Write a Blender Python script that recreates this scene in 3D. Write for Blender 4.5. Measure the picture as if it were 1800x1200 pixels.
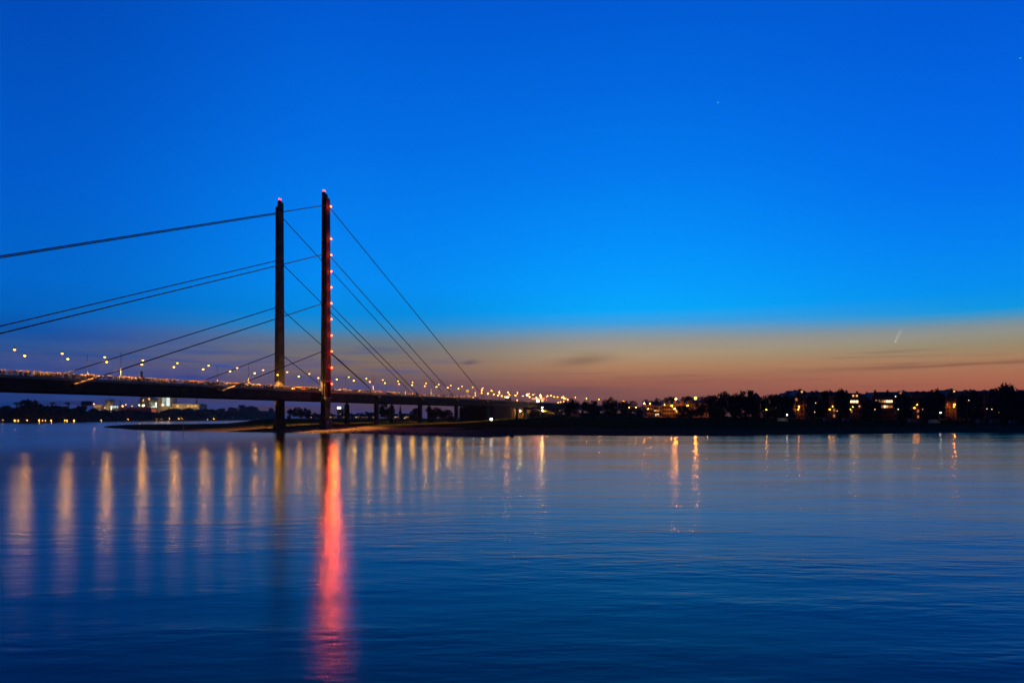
import bpy, bmesh, math, random
from mathutils import Vector, Matrix

# ------------------------------------------------------------------ camera, sky, exposure
sc = bpy.context.scene
for o in list(bpy.data.objects): bpy.data.objects.remove(o)
COL = sc.collection
HAZE = .00004                                   # haze density per metre
F = 1200.0; HOR = 735.0; CAMH = 6.0            # focal length and horizon in photo pixels, eye height
cam_d = bpy.data.cameras.new('camera'); cam = bpy.data.objects.new('camera', cam_d); COL.objects.link(cam)
cam.location = (0, 0, CAMH); cam.rotation_euler = (math.radians(90), 0, 0)
cam_d.sensor_width = 36; cam_d.lens = 24; cam_d.shift_y = (HOR - 600) / 1800.0
cam_d.clip_start = 0.5; cam_d.clip_end = 60000
sc.camera = cam
sc.view_settings.view_transform = 'Standard'; sc.view_settings.look = 'None'
sc.view_settings.exposure = 0; sc.view_settings.gamma = 1
sc.cycles.use_denoising = True
sc.cycles.max_bounces = 4; sc.cycles.diffuse_bounces = 2; sc.cycles.glossy_bounces = 2
sc.cycles.transparent_max_bounces = 8
sc.cycles.sample_clamp_indirect = 4.0

def lin(c):
    return tuple(((v/255)/12.92 if v/255 <= .04045 else ((v/255+.055)/1.055)**2.4) for v in c)

world = bpy.data.worlds.new('World'); sc.world = world; world.use_nodes = True
nt = world.node_tree; nt.nodes.clear()
def N(tree, kind, **kw):
    n = tree.nodes.new(kind)
    for k, v in kw.items(): setattr(n, k, v)
    return n
def math_node(tree, op, a, b=None, c=None):
    n = N(tree, 'ShaderNodeMath', operation=op)
    for i, v in enumerate((a, b, c)):
        if v is None: continue
        if isinstance(v, (int, float)): n.inputs[i].default_value = v
        else: tree.links.new(v, n.inputs[i])
    return n.outputs[0]
def maprange(tree, v, a, b, c=0., d=1., smooth=True):
    n = N(tree, 'ShaderNodeMapRange', interpolation_type='SMOOTHSTEP' if smooth else 'LINEAR')
    tree.links.new(v, n.inputs[0])
    for i, x in enumerate((a, b, c, d)): n.inputs[1+i].default_value = x
    return n.outputs[0]
def mixc(tree, f, a, b, blend='MIX'):
    n = N(tree, 'ShaderNodeMix', data_type='RGBA', blend_type=blend)
    for i, v in ((0, f), (6, a), (7, b)):
        if isinstance(v, (int, float)): n.inputs[i].default_value = v
        elif isinstance(v, tuple): n.inputs[i].default_value = (*v, 1) if len(v) == 3 else v
        else: tree.links.new(v, n.inputs[i])
    return n.outputs[2]

tc = N(nt, 'ShaderNodeTexCoord'); sx = N(nt, 'ShaderNodeSeparateXYZ'); nt.links.new(tc.outputs['Generated'], sx.inputs[0])
EL = math_node(nt, 'ARCSINE', sx.outputs[2]); AZ = math_node(nt, 'ARCTAN2', sx.outputs[0], sx.outputs[1])
ELN = math_node(nt, 'DIVIDE', EL, math.radians(60))
def sky_ramp(px, stops):
    """stops: (photo row, sRGB) seen at photo column px -> colours over elevation at that azimuth"""
    r = N(nt, 'ShaderNodeValToRGB'); cr = r.color_ramp; cr.interpolation = 'LINEAR'
    ca = math.cos(math.atan((px-900)/F))
    pts = sorted((max(0., math.atan((HOR-y)/F*ca)/math.radians(60)), lin(c)) for y, c in stops)
    pts.append((.95, tuple(v*.34 for v in pts[-1][1])))
    while len(cr.elements) < len(pts): cr.elements.new(.5)
    for e, (p, c) in zip(cr.elements, pts): e.position = p; e.color = (*c, 1)
    nt.links.new(ELN, r.inputs[0]); return r.outputs[0]
W0 = sky_ramp(0, [(735,(38,48,92)),(700,(32,58,122)),(660,(44,70,138)),(630,(60,80,140)),(605,(44,86,150)),(575,(8,84,168)),(540,(0,98,190)),(480,(0,102,203)),(300,(0,92,204)),(0,(0,76,186))])
W1 = sky_ramp(640, [(735,(66,54,78)),(700,(88,68,86)),(670,(110,88,92)),(640,(130,110,98)),(615,(116,114,114)),(597,(98,122,142)),(578,(44,138,196)),(555,(0,140,224)),(500,(0,140,242)),(400,(0,128,240)),(250,(0,110,228)),(0,(0,88,208))])
W2 = sky_ramp(1115, [(735,(96,62,68)),(710,(118,76,76)),(690,(148,92,76)),(670,(160,100,78)),(645,(178,130,94)),(620,(172,151,122)),(600,(154,150,142)),(584,(122,154,176)),(568,(62,160,222)),(546,(2,168,252)),(500,(0,158,255)),(440,(0,146,252)),(300,(0,122,238)),(150,(0,104,224)),(0,(0,90,210))])
W3 = sky_ramp(1800, [(735,(144,76,62)),(700,(162,88,68)),(680,(174,98,70)),(655,(177,112,80)),(625,(171,130,94)),(602,(154,140,110)),(582,(148,148,136)),(566,(128,146,154)),(552,(74,150,192)),(538,(8,152,226)),(500,(0,144,240)),(420,(0,130,242)),(300,(0,112,236)),(150,(0,100,226)),(0,(0,90,214))])
WB = sky_ramp(900, [(735,(8,10,24)),(650,(8,13,34)),(500,(3,14,42)),(200,(0,12,42)),(0,(0,11,40))])
az = lambda px: math.atan((px-900)/F)
c1 = mixc(nt, maprange(nt, AZ, az(0), az(640)), W0, W1)
c2 = mixc(nt, maprange(nt, AZ, az(640), az(1115)), c1, W2)
c3 = mixc(nt, maprange(nt, AZ, az(1115), az(1800)), c2, W3)
# clouds low over the west: broad blue banks on the left, thin dark wisps over the glow
cmb = N(nt, 'ShaderNodeCombineXYZ')
nt.links.new(math_node(nt, 'MULTIPLY', AZ, 5.), cmb.inputs[0]); nt.links.new(math_node(nt, 'MULTIPLY', EL, 55.), cmb.inputs[1])
nz = N(nt, 'ShaderNodeTexNoise'); nz.inputs['Scale'].default_value = 1.5; nz.inputs['Detail'].default_value = 6; nz.inputs['Roughness'].default_value = .52
nt.links.new(cmb.outputs[0], nz.inputs['Vector'])
low = math_node(nt, 'MULTIPLY', maprange(nt, EL, .115, .085), maprange(nt, AZ, -.02, -.2))
bank = math_node(nt, 'MULTIPLY', math_node(nt, 'MULTIPLY', maprange(nt, nz.outputs[0], .44, .68), low), .5)
c4 = mixc(nt, bank, c3, lin((22, 74, 152)))
nz2 = N(nt, 'ShaderNodeTexNoise'); nz2.inputs['Scale'].default_value = 2.1; nz2.inputs['Detail'].default_value = 5; nz2.inputs['Roughness'].default_value = .5
cmb2 = N(nt, 'ShaderNodeCombineXYZ')
nt.links.new(math_node(nt, 'MULTIPLY', AZ, 2.6), cmb2.inputs[0]); nt.links.new(math_node(nt, 'MULTIPLY', EL, 70.), cmb2.inputs[1]); cmb2.inputs[2].default_value = 3.7
nt.links.new(cmb2.outputs[0], nz2.inputs['Vector'])
wisp = math_node(nt, 'MULTIPLY', maprange(nt, nz2.outputs[0], .55, .72), math_node(nt, 'MULTIPLY', maprange(nt, EL, .11, .07), .38))
c5 = mixc(nt, wisp, c4, lin((92, 70, 78)))
def cloud_blob(col, px, py, wpx, hpx, tilt, amt, tint):
    a0 = az(px); ca = math.cos(a0); e0 = math.atan((HOR-py)/F*ca)
    da = math_node(nt, 'SUBTRACT', AZ, a0); de = math_node(nt, 'SUBTRACT', math_node(nt, 'SUBTRACT', EL, e0), math_node(nt, 'MULTIPLY', da, tilt))
    wob = math_node(nt, 'MULTIPLY', math_node(nt, 'SUBTRACT', nz.outputs[0], .5), .01)
    de = math_node(nt, 'ADD', de, wob)
    q = math_node(nt, 'ADD', math_node(nt, 'POWER', math_node(nt, 'DIVIDE', da, wpx/F), 2), math_node(nt, 'POWER', math_node(nt, 'DIVIDE', de, hpx/F), 2))
    return mixc(nt, math_node(nt, 'MULTIPLY', math_node(nt, 'EXPONENT', math_node(nt, 'MULTIPLY', q, -1)), amt), col, lin(tint))
c6 = cloud_blob(c5, 1025, 634, 48, 8, .10, .5, (112, 84, 72))
c6 = cloud_blob(c6, 1680, 640, 190, 3.2, .02, .55, (118, 74, 58))
c6 = cloud_blob(c6, 825, 636, 14, 4, .12, .6, (74, 66, 84))
c6 = cloud_blob(c6, 330, 664, 50, 6, 0, .6, (10, 60, 150))
c6 = cloud_blob(c6, 560, 666, 70, 7, 0, .5, (44, 68, 132))
c6 = cloud_blob(c6, 395, 644, 26, 3.5, -.03, .8, (14, 80, 165))
c6 = cloud_blob(c6, 1000, 690, 120, 9, .02, .45, (84, 66, 84))
back = maprange(nt, math_node(nt, 'ABSOLUTE', AZ), math.radians(40), math.radians(105))
c7 = mixc(nt, back, c6, WB)
nish = N(nt, 'ShaderNodeTexSky', sky_type='NISHITA'); nish.sun_disc = False
nish.sun_elevation = math.radians(-4); nish.sun_rotation = math.radians(28)
c8 = mixc(nt, .012, c7, nish.outputs[0], 'ADD')
bg = N(nt, 'ShaderNodeBackground'); bg.inputs[1].default_value = 1.0; nt.links.new(c8, bg.inputs[0])
wo = N(nt, 'ShaderNodeOutputWorld'); nt.links.new(bg.outputs[0], wo.inputs[0])

# ------------------------------------------------------------------ helpers
R = random.Random(7)
def at(px, py, Y): return Vector(((px-900)/F*Y, Y, CAMH + (HOR-py)/F*Y))
def xat(px, Y): return (px-900)/F*Y
def zat(py, Y): return CAMH + (HOR-py)/F*Y

MATS = {}
def mat(name, color, rough=.7, metal=0., noise=None, bump=0., emit=None, strength=0., spec=.3):
    if name in MATS: return MATS[name]
    m = bpy.data.materials.new(name); m.use_nodes = True; t = m.node_tree; b = t.nodes['Principled BSDF']
    b.inputs['Base Color'].default_value = (*color, 1); b.inputs['Roughness'].default_value = rough
    b.inputs['Metallic'].default_value = metal; b.inputs['Specular IOR Level'].default_value = spec
    if noise:
        scale, amt = noise
        c = N(t, 'ShaderNodeTexCoord'); n = N(t, 'ShaderNodeTexNoise'); n.inputs['Scale'].default_value = scale; n.inputs['Detail'].default_value = 5
        t.links.new(c.outputs['Object'], n.inputs['Vector'])
        lo = tuple(v*(1-amt) for v in color); hi = tuple(min(1, v*(1+amt)) for v in color)
        t.links.new(mixc(t, maprange(t, n.outputs[0], .3, .7), lo, hi), b.inputs['Base Color'])
        if bump:
            bn = N(t, 'ShaderNodeBump'); bn.inputs['Strength'].default_value = bump; t.links.new(n.outputs[0], bn.inputs['Height']); t.links.new(bn.outputs[0], b.inputs['Normal'])
    if emit:
        b.inputs['Emission Color'].default_value = (*emit, 1); b.inputs['Emission Strength'].default_value = strength
        if strength < 8: m.cycles.emission_sampling = 'NONE'
    MATS[name] = m; return m

class MB:
    def __init__(s): s.v = []; s.f = []; s.m = []
    def add(s, vs, fs, mi=0):
        k = len(s.v); s.v += [tuple(v) for v in vs]; s.f += [tuple(i+k for i in f) for f in fs]; s.m += [mi]*len(fs); return s
    def box(s, x0, x1, y0, y1, z0, z1, mi=0):
        return s.add([(x0,y0,z0),(x1,y0,z0),(x1,y1,z0),(x0,y1,z0),(x0,y0,z1),(x1,y0,z1),(x1,y1,z1),(x0,y1,z1)],
                     [(0,3,2,1),(4,5,6,7),(0,1,5,4),(1,2,6,5),(2,3,7,6),(3,0,4,7)], mi)
    def tube(s, pts, rad, n=8, mi=0, caps=True):
        pts = [Vector(p) for p in pts]; rad = rad if isinstance(rad, (list, tuple)) else [rad]*len(pts)
        rings = []
        for i, p in enumerate(pts):
            d = (pts[min(i+1, len(pts)-1)] - pts[max(i-1, 0)]).normalized()
            u = d.cross(Vector((0,0,1)) if abs(d.z) < .95 else Vector((1,0,0))).normalized(); w = d.cross(u)
            rings.append([p + (u*math.cos(2*math.pi*k/n) + w*math.sin(2*math.pi*k/n))*rad[i] for k in range(n)])
        vs = [v for r in rings for v in r]; fs = []
        for i in range(len(pts)-1):
            for k in range(n): fs.append((i*n+k, i*n+(k+1)%n, (i+1)*n+(k+1)%n, (i+1)*n+k))
        if caps: fs += [tuple(range(n))[::-1], tuple(range((len(pts)-1)*n, len(pts)*n))]
        return s.add(vs, fs, mi)
    def lathe(s, prof, n=10, c=(0,0,0), mi=0):
        vs = []; fs = []
        for r, z in prof:
            for k in range(n): vs.append((c[0]+r*math.cos(2*math.pi*k/n), c[1]+r*math.sin(2*math.pi*k/n), c[2]+z))
        for i in range(len(prof)-1):
            for k in range(n): fs.append((i*n+k, i*n+(k+1)%n, (i+1)*n+(k+1)%n, (i+1)*n+k))
        fs += [tuple(range(n))[::-1], tuple(range((len(prof)-1)*n, len(prof)*n))]
        return s.add(vs, fs, mi)
    def prism(s, poly, y0, y1, mi=0):
        """poly in xz, extruded along y"""
        n = len(poly); vs = [(x,y0,z) for x,z in poly] + [(x,y1,z) for x,z in poly]
        fs = [tuple(range(n)), tuple(range(n,2*n))[::-1]] + [((i+1)%n, i, n+i, n+(i+1)%n) for i in range(n)]
        return s.add(vs, fs, mi)
    def loft(s, rings, mi=0):
        n = len(rings[0]); vs = [v for r in rings for v in r]; fs = []
        for i in range(len(rings)-1):
            for k in range(n): fs.append((i*n+k, i*n+(k+1)%n, (i+1)*n+(k+1)%n, (i+1)*n+k))
        fs += [tuple(range(n))[::-1], tuple(range((len(rings)-1)*n, len(rings)*n))]
        return s.add(vs, fs, mi)
    def mesh(s, name, mats, smooth=False):
        me = bpy.data.meshes.new(name); me.from_pydata(s.v, [], s.f); me.update()
        for m in (mats if isinstance(mats, (list, tuple)) else [mats]): me.materials.append(m)
        if any(s.m): me.polygons.foreach_set('material_index', s.m)
        bm = bmesh.new(); bm.from_mesh(me); bmesh.ops.recalc_face_normals(bm, faces=bm.faces); bm.to_mesh(me); bm.free()
        if smooth: me.polygons.foreach_set('use_smooth', [True]*len(me.polygons))
        return me
    def build(s, name, mats, parent=None, smooth=False): return put(name, s.mesh(name, mats, smooth), parent)

def put(name, me, parent=None, loc=(0,0,0), rz=0., scale=(1,1,1)):
    o = bpy.data.objects.new(name, me); COL.objects.link(o); o.parent = parent
    o.location = loc; o.rotation_euler = (0,0,rz); o.scale = scale if isinstance(scale, (tuple, list)) else (scale,)*3
    return o
def tag(o, label=None, cat=None, group=None, kind=None):
    if label: o['label'] = label
    if cat: o['category'] = cat
    if group: o['group'] = group
    if kind: o['kind'] = kind
    return o
def thing(name, label, cat, loc=(0,0,0), rz=0., group=None):
    return tag(put(name, None, None, loc, rz), label, cat, group)
ORD = 'first second third fourth fifth sixth seventh eighth ninth tenth eleventh twelfth thirteenth fourteenth fifteenth sixteenth seventeenth eighteenth nineteenth twentieth'.split()
def ordn(i):
    if i < 20: return ORD[i]
    tens = ['twenty','thirty','forty','fifty','sixty','seventy','eighty','ninety']; t, u = divmod(i+1, 10)
    return (tens[t-2][:-1]+'ieth') if u == 0 else tens[t-2]+'-'+ORD[u-1]

# ------------------------------------------------------------------ materials
steel = mat('dark_painted_steel', (.085,.074,.068), .62, noise=(.35,.25), spec=.2)
girder_m = mat('girder_steel', (.04,.037,.036), .6, noise=(.3,.3), spec=.2)
cornice_m = mat('concrete_cornice', (.42,.34,.28), .8, noise=(.6,.2), spec=.15)
concrete = mat('pier_concrete', (.17,.155,.14), .85, noise=(.5,.3), bump=.2, spec=.1)
asphalt = mat('asphalt', (.05,.05,.05), .85, noise=(2,.2), spec=.1)
cable_m = mat('cable_steel', (.022,.020,.020), .55, spec=.2)
pole_m = mat('galvanised_pole', (.22,.21,.2), .5, .3)
dark_metal = mat('dark_metal', (.03,.03,.032), .6)
lamp_near = mat('lamp_glow_soft', (0,0,0), emit=(1,.40,.05), strength=7.9)
lamp_far = mat('lamp_glow_bright', (0,0,0), emit=(1,.38,.035), strength=17)
lamp_far.cycles.emission_sampling = 'NONE'
red_glow = mat('red_signal_glow', (0,0,0), emit=(1,.055,.008), strength=24)
red_glow.cycles.emission_sampling = 'NONE'
beacon_glow = mat('beacon_glow', (0,0,0), emit=(1,.04,.04), strength=5.5)
orange_glow = mat('orange_lamp_glow', (0,0,0), emit=(1,.27,.02), strength=330)
warm_glow = mat('warm_lamp_glow', (0,0,0), emit=(1,.52,.08), strength=38)
white_glow = mat('white_lamp_glow', (0,0,0), emit=(1,.88,.72), strength=22)
road_glow = mat('road_lamp_glow', (0,0,0), emit=(1,.42,.03), strength=52)
amber_glow = mat('amber_beacon_glow', (0,0,0), emit=(1,.30,.03), strength=110)
redneon = mat('red_neon', (0,0,0), emit=(1,.05,.03), strength=14)
tail_glow = mat('tail_light_glow', (0,0,0), emit=(1,.2,.05), strength=55)
bark = mat('bark', (.05,.04,.03), .9, noise=(3,.3))
leaf = mat('leaves', (.05,.065,.018), .8, noise=(1.5,.5), spec=.1)
glass_d = mat('dark_window_glass', (.02,.022,.03), .12, spec=.5)
win_warm = mat('lit_window_warm', (0,0,0), emit=(1,.48,.14), strength=1.3)
win_hot = mat('lit_window_bright', (0,0,0), emit=(1,.66,.3), strength=3)
win_dim = mat('lit_window_dim', (0,0,0), emit=(1,.36,.12), strength=.5)
win_cool = mat('lit_window_cool', (0,0,0), emit=(.78,1,.95), strength=1.1)
plaster = mat('plaster', (.36,.25,.21), .85, noise=(.4,.15), spec=.1)
plaster2 = mat('pale_plaster', (.45,.37,.29), .85, noise=(.4,.15), spec=.1)
brick_m = mat('brick_facade', (.28,.13,.09), .85, noise=(.8,.2), spec=.1)
slate = mat('slate_roof', (.025,.028,.038), .6, noise=(1.2,.25), spec=.2)
frame_m = mat('window_frame', (.4,.38,.35), .6)
plant_m = mat('plant_cladding', (.48,.42,.28), .8, noise=(.06,.2), spec=.1)
plant_d = mat('plant_dark_steel', (.19,.185,.165), .7, noise=(.08,.3))
redbrick = mat('red_shed_cladding', (.3,.07,.04), .8, noise=(.1,.2))
white_body = mat('white_vehicle_body', (.55,.55,.53), .45, noise=(.8,.06), spec=.4)
rubber = mat('rubber', (.015,.015,.015), .85)
canvas = mat('grey_canvas', (.3,.3,.33), .85, noise=(.8,.1))
red_paint = mat('red_awning', (.5,.03,.02), .6)
hedge_m = mat('hedge_leaves', (.09,.10,.02), .85, noise=(1.2,.5), spec=.1)

# ------------------------------------------------------------------ water
wm = bpy.data.materials.new('river_water'); wm.use_nodes = True; t = wm.node_tree; t.nodes.clear()
b = N(t, 'ShaderNodeBsdfGlossy'); b.distribution = 'BECKMANN'; b.inputs['Color'].default_value = (1,1,1,1)
fr = N(t, 'ShaderNodeFresnel'); fr.inputs['IOR'].default_value = 1.275
deep = N(t, 'ShaderNodeBsdfDiffuse'); deep.inputs[0].default_value = (.001,.004,.010,1)
wx = N(t, 'ShaderNodeMixShader'); wout = N(t, 'ShaderNodeOutputMaterial')
t.links.new(fr.outputs[0], wx.inputs[0]); t.links.new(deep.outputs[0], wx.inputs[1]); t.links.new(b.outputs[0], wx.inputs[2]); t.links.new(wx.outputs[0], wout.inputs[0])
c = N(t, 'ShaderNodeTexCoord')
def wave_noise(sx_, sy_, scale, detail, rot, rough=.5):
    mp = N(t, 'ShaderNodeMapping'); mp.inputs['Scale'].default_value = (sx_, sy_, 1); mp.inputs['Rotation'].default_value = (0,0,math.radians(rot))
    t.links.new(c.outputs['Object'], mp.inputs[0]); n = N(t, 'ShaderNodeTexNoise'); n.inputs['Scale'].default_value = scale
    n.inputs['Detail'].default_value = detail; n.inputs['Roughness'].default_value = rough; t.links.new(mp.outputs[0], n.inputs['Vector']); return n.outputs[0]
spw = N(t, 'ShaderNodeSeparateXYZ'); t.links.new(c.outputs['Object'], spw.inputs[0])
near_f = maprange(t, spw.outputs[1], 160., 12.)             # livelier ripples in the shallows by the near bank
n1 = wave_noise(.7, 2.2, 1.0, 3, 24, .5); n1b = wave_noise(.42, 1.15, 1.0, 2, -20, .45); n2 = wave_noise(.05, .2, 1.0, 2, -6); n3 = wave_noise(.010, .05, 1., 2, 4)
calm = math_node(t, 'MULTIPLY', maprange(t, n2, .36, .64, .45, 1.3), maprange(t, n3, .36, .64, .5, 1.5))
hsum = math_node(t, 'ADD', n1, math_node(t, 'MULTIPLY', n1b, 1.5))
amp = math_node(t, 'MULTIPLY', math_node(t, 'ADD', math_node(t, 'MULTIPLY', near_f, .013), .006), calm)
b1 = N(t, 'ShaderNodeBump'); b1.inputs['Strength'].default_value = 1.; b1.inputs['Distance'].default_value = 1.; t.links.new(math_node(t, 'MULTIPLY', hsum, amp), b1.inputs['Height'])
b2 = N(t, 'ShaderNodeBump'); b2.inputs['Strength'].default_value = 1.; b2.inputs['Distance'].default_value = .03; t.links.new(n2, b2.inputs['Height']); t.links.new(b1.outputs[0], b2.inputs['Normal'])
t.links.new(b2.outputs[0], b.inputs['Normal']); t.links.new(b2.outputs[0], fr.inputs['Normal'])
t.links.new(math_node(t, 'ADD', maprange(t, n3, .35, .65, .165, .20), math_node(t, 'MULTIPLY', near_f, .018)), b.inputs['Roughness'])
w = MB(); w.add([(-30000,-3000,0),(30000,-3000,0),(30000,30000,0),(-30000,30000,0)], [(0,1,2,3)])
tag(w.build('river_water', wm), kind='structure')

# ------------------------------------------------------------------ ground
gm = bpy.data.materials.new('bank_ground'); gm.use_nodes = True; t = gm.node_tree; b = t.nodes['Principled BSDF']
c = N(t, 'ShaderNodeTexCoord'); sp = N(t, 'ShaderNodeSeparateXYZ'); t.links.new(c.outputs['Object'], sp.inputs[0])
def gn(scale, detail=6):
    n = N(t, 'ShaderNodeTexNoise'); n.inputs['Scale'].default_value = scale; n.inputs['Detail'].default_value = detail; t.links.new(c.outputs['Object'], n.inputs['Vector']); return n.outputs[0]
ga, gb, gc = gn(.05), gn(.9), gn(4.)
grass = mixc(t, maprange(t, gb, .3, .7), (.020,.026,.006), (.05,.05,.012))
grass = mixc(t, maprange(t, ga, .4, .65), grass, (.034,.034,.010))
mud = mixc(t, maprange(t, gb, .3, .7), (.050,.034,.022), (.105,.072,.044))
gravel = mixc(t, maprange(t, gc, .3, .7), (.13,.10,.065), (.34,.25,.15))  # gravel made paler than the mud, lamp light put into its colour
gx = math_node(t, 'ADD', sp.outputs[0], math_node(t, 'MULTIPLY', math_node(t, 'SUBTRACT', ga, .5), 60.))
lamplit_mask = math_node(t, 'MULTIPLY', maprange(t, gx, -125, -95), maprange(t, gx, -5, -32))  # limits the painted lamplit patch to the ground beside the bridge
sand = mixc(t, lamplit_mask, mud, gravel)
edge = math_node(t, 'ADD', sp.outputs[2], math_node(t, 'MULTIPLY', math_node(t, 'SUBTRACT', ga, .5), 2.4))
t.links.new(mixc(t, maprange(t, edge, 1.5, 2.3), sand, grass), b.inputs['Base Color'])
b.inputs['Roughness'].default_value = 1.; b.inputs['Specular IOR Level'].default_value = 0.
bn = N(t, 'ShaderNodeBump'); bn.inputs['Strength'].default_value = .6; bn.inputs['Distance'].default_value = .25; t.links.new(gb, bn.inputs['Height']); t.links.new(bn.outputs[0], b.inputs['Normal'])

def interp(tab, x):
    if x <= tab[0][0]: return tab[0][1]
    for (x0, y0), (x1, y1) in zip(tab, tab[1:]):
        if x <= x1: return y0 + (y1-y0)*(x-x0)/(x1-x0)
    return tab[-1][1]
SHORE = [(183,750.6),(195,752.2),(215,753.4),(232,755.2),(258,755.9),(300,757),(380,758),(440,759),(480,759.9),(570,761),(620,761.6),(660,762.5),(700,764),(780,766.4),(820,767.8),(852,768.4),(880,767.4),(900,765.6),(940,764.6),(1100,765.6),(1240,765.8),(1330,765),(1400,764),(1500,763),(1600,761.6),(1700,760.4),(1800,758),(1950,755.5),(2400,751)]
BACK = [(183,750.2),(195,748.6),(215,747.4),(250,746.6),(300,746.2),(360,745.8),(400,745),(430,742.5),(450,739),(470,737.2)]
def shoreY(px): return (CAMH*F)/(interp(SHORE, px)-HOR)
rs = random.Random(3)
_wob = [rs.uniform(-1,1) for _ in range(400)]
def wob(x, s):
    x = x/s + 57.3; i = int(math.floor(x)); f = x-i; f = f*f*(3-2*f); return _wob[i % 400]*(1-f) + _wob[(i+1) % 400]*f
def ground_z(px, d):
    """height of the bank at photo column px, d metres inland of the waterline"""
    mead = interp([(0,0),(6,.45),(20,.8),(40,1.05),(62,2.3),(85,3.0),(170,3.5),(400,4.0),(1000,4.6),(5000,6)], d)
    prom = interp([(0,0),(6,.4),(25,.9),(60,2.0),(110,3.1),(170,5.2),(215,6.45),(260,6.6),(900,7.2),(5000,9)], d)
    f = min(1., max(0., (px-770)/190.)); f = f*f*(3-2*f)
    z = mead*(1-f) + prom*f
    h = min(1., max(0., (px-955)/50.))*min(1., max(0., (1300-px)/80.)); z += h*interp([(300,0),(345,3.2),(420,4.4),(900,4.6)], d)
    return z + min(1, d/25.)*(.16*wob(px*1.7+d*9, 11.) + .12*wob(d*3+px*.4, 7.))
def bank_z(X, Y):
    px = 900 + F*X/Y; return ground_z(px, Y - shoreY(px))
DS = [-4,-.5,1,3,6,10,15,21,28,36,45,55,66,80,95,112,130,150,170,190,212,235,262,300,350,420,520,700,1000,1600,2600,5000,12000,28000]
cols = [183,186,190,195] + list(range(202,470,8)) + list(range(470,2000,6)) + list(range(2000,2401,50))
g = MB(); idx = {}
for i, px in enumerate(cols):
    y0 = shoreY(px); yb = (CAMH*F)/(interp(BACK, px)-HOR) if px < 470 else None
    for j, d in enumerate(DS):
        if yb is None: Y = y0 + d; z = ground_z(px, d) if d >= 0 else -.4 + .1*(d+4)
        else:
            L = max(2., yb-y0); f = j/(len(DS)-1); f = f**1.6; Y = y0 - 3 + (L+6)*f
            dd = min(Y-y0, yb-Y); hh = ground_z(px, max(0., dd))
            cap = interp([(183,.35),(230,.75),(330,1.0),(400,1.2),(440,2.),(470,9)], px)
            z = min(hh, cap + .12*wob(px*2+Y, 9)) if dd > 0 else max(-.5, dd*.12)
        g.v.append((xat(px, Y), Y, z))
n = len(DS)
for i in range(len(cols)-1):
    for j in range(n-1): g.f.append((i*n+j, (i+1)*n+j, (i+1)*n+j+1, i*n+j+1)); g.m.append(0)
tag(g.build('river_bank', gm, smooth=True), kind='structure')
# far bank on the other side of the bend
FAR = [(-900,746),(-300,743.5),(0,742),(60,742.1),(110,741.5),(200,740.4),(300,739.4),(400,738.2),(450,737.4),(500,736.6)]
g = MB(); cols2 = list(range(-900,501,20)); DF = [-5,0,4,12,30,60,120,300,700,1500,4000,20000]
for px in cols2:
    y0 = CAMH*F/(interp(FAR, px)-HOR)
    for d in DF: Y = y0+d; g.v.append((xat(px,Y), Y, interp([(-5,-.6),(0,0),(4,.6),(30,2.2),(120,3.4),(700,4.6),(20000,8)], d)))
n = len(DF)
for i in range(len(cols2)-1):
    for j in range(n-1): g.f.append((i*n+j,(i+1)*n+j,(i+1)*n+j+1,i*n+j+1)); g.m.append(0)
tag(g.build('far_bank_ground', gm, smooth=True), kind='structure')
# thin sandbars just off the right-hand bank
for (p0, p1, ya, yb_) in ((1292,1352,760.8,761.9),(1362,1462,761.0,762.2),(1668,1740,758.7,759.5)):
    k = MB(); top = []; n_ = 36; xm, hw = (p0+p1)/2, (p1-p0)/2; ym, hh = (ya+yb_)/2, (yb_-ya)/2
    for sc_, z in ((1.05,-.15),(1.,.015),(.7,.10),(.3,.14)):
        ring = []
        for q in range(n_):
            a = 2*math.pi*q/n_; rr_ = sc_*(1+.12*wob(q*7+p0, 9)); Y = CAMH*F/(ym + hh*rr_*math.sin(a) - HOR); ring.append((xat(xm+hw*rr_*math.cos(a), Y), Y, z))
        top.append(ring)
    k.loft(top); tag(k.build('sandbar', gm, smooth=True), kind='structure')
# near shore where the photographer stands (behind the camera)
g = MB()
for i in range(13):
    X = -700 + i*120
    for (Y, z) in ((-3,-1.2),(-8,0),(-14,2.4),(-22,4.4),(-60,4.6),(-2500,5)): g.v.append((X, Y + 2*math.sin(i*2.1), z))
for i in range(12):
    for j in range(5): g.f.append((i*6+j,(i+1)*6+j,(i+1)*6+j+1,i*6+j+1)); g.m.append(0)
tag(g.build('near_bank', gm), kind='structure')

st = MB(); rr = random.Random(11); ico = [Vector(v) for v in ((0,0,1),(.9,0,.2),(.28,.85,.2),(-.72,.53,.2),(-.72,-.53,.2),(.28,-.85,.2),(0,0,-.6))]
for _ in range(1500):
    px = rr.uniform(205, 1800) if rr.random() < .5 else rr.uniform(420, 900); d = abs(rr.gauss(0, 7)) - .8; Y = shoreY(px) + d
    P = Vector((xat(px, Y), Y, max(0., ground_z(px, max(0., d))) - .03)); r_ = rr.uniform(.12, .45)*(1 if rr.random() < .93 else 2.2); a = rr.uniform(0, 6.28)
    vs = [P + Vector((v.x*math.cos(a)-v.y*math.sin(a), v.x*math.sin(a)+v.y*math.cos(a), v.z*.6))*r_*rr.uniform(.75,1.25) for v in ico]
    st.add(vs, [(0,1,2),(0,2,3),(0,3,4),(0,4,5),(0,5,1),(6,2,1),(6,3,2),(6,4,3),(6,5,4),(6,1,5)])
me = bpy.data.meshes.new('shore_stones'); me.from_pydata(st.v, [], st.f); me.materials.append(mat('shore_stone', (.10,.085,.07), .9, noise=(2.,.4)))
tag(put('shore_stones', me), 'loose grey stones strewn along the waterline of the bank', 'stones', kind='stuff')

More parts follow.
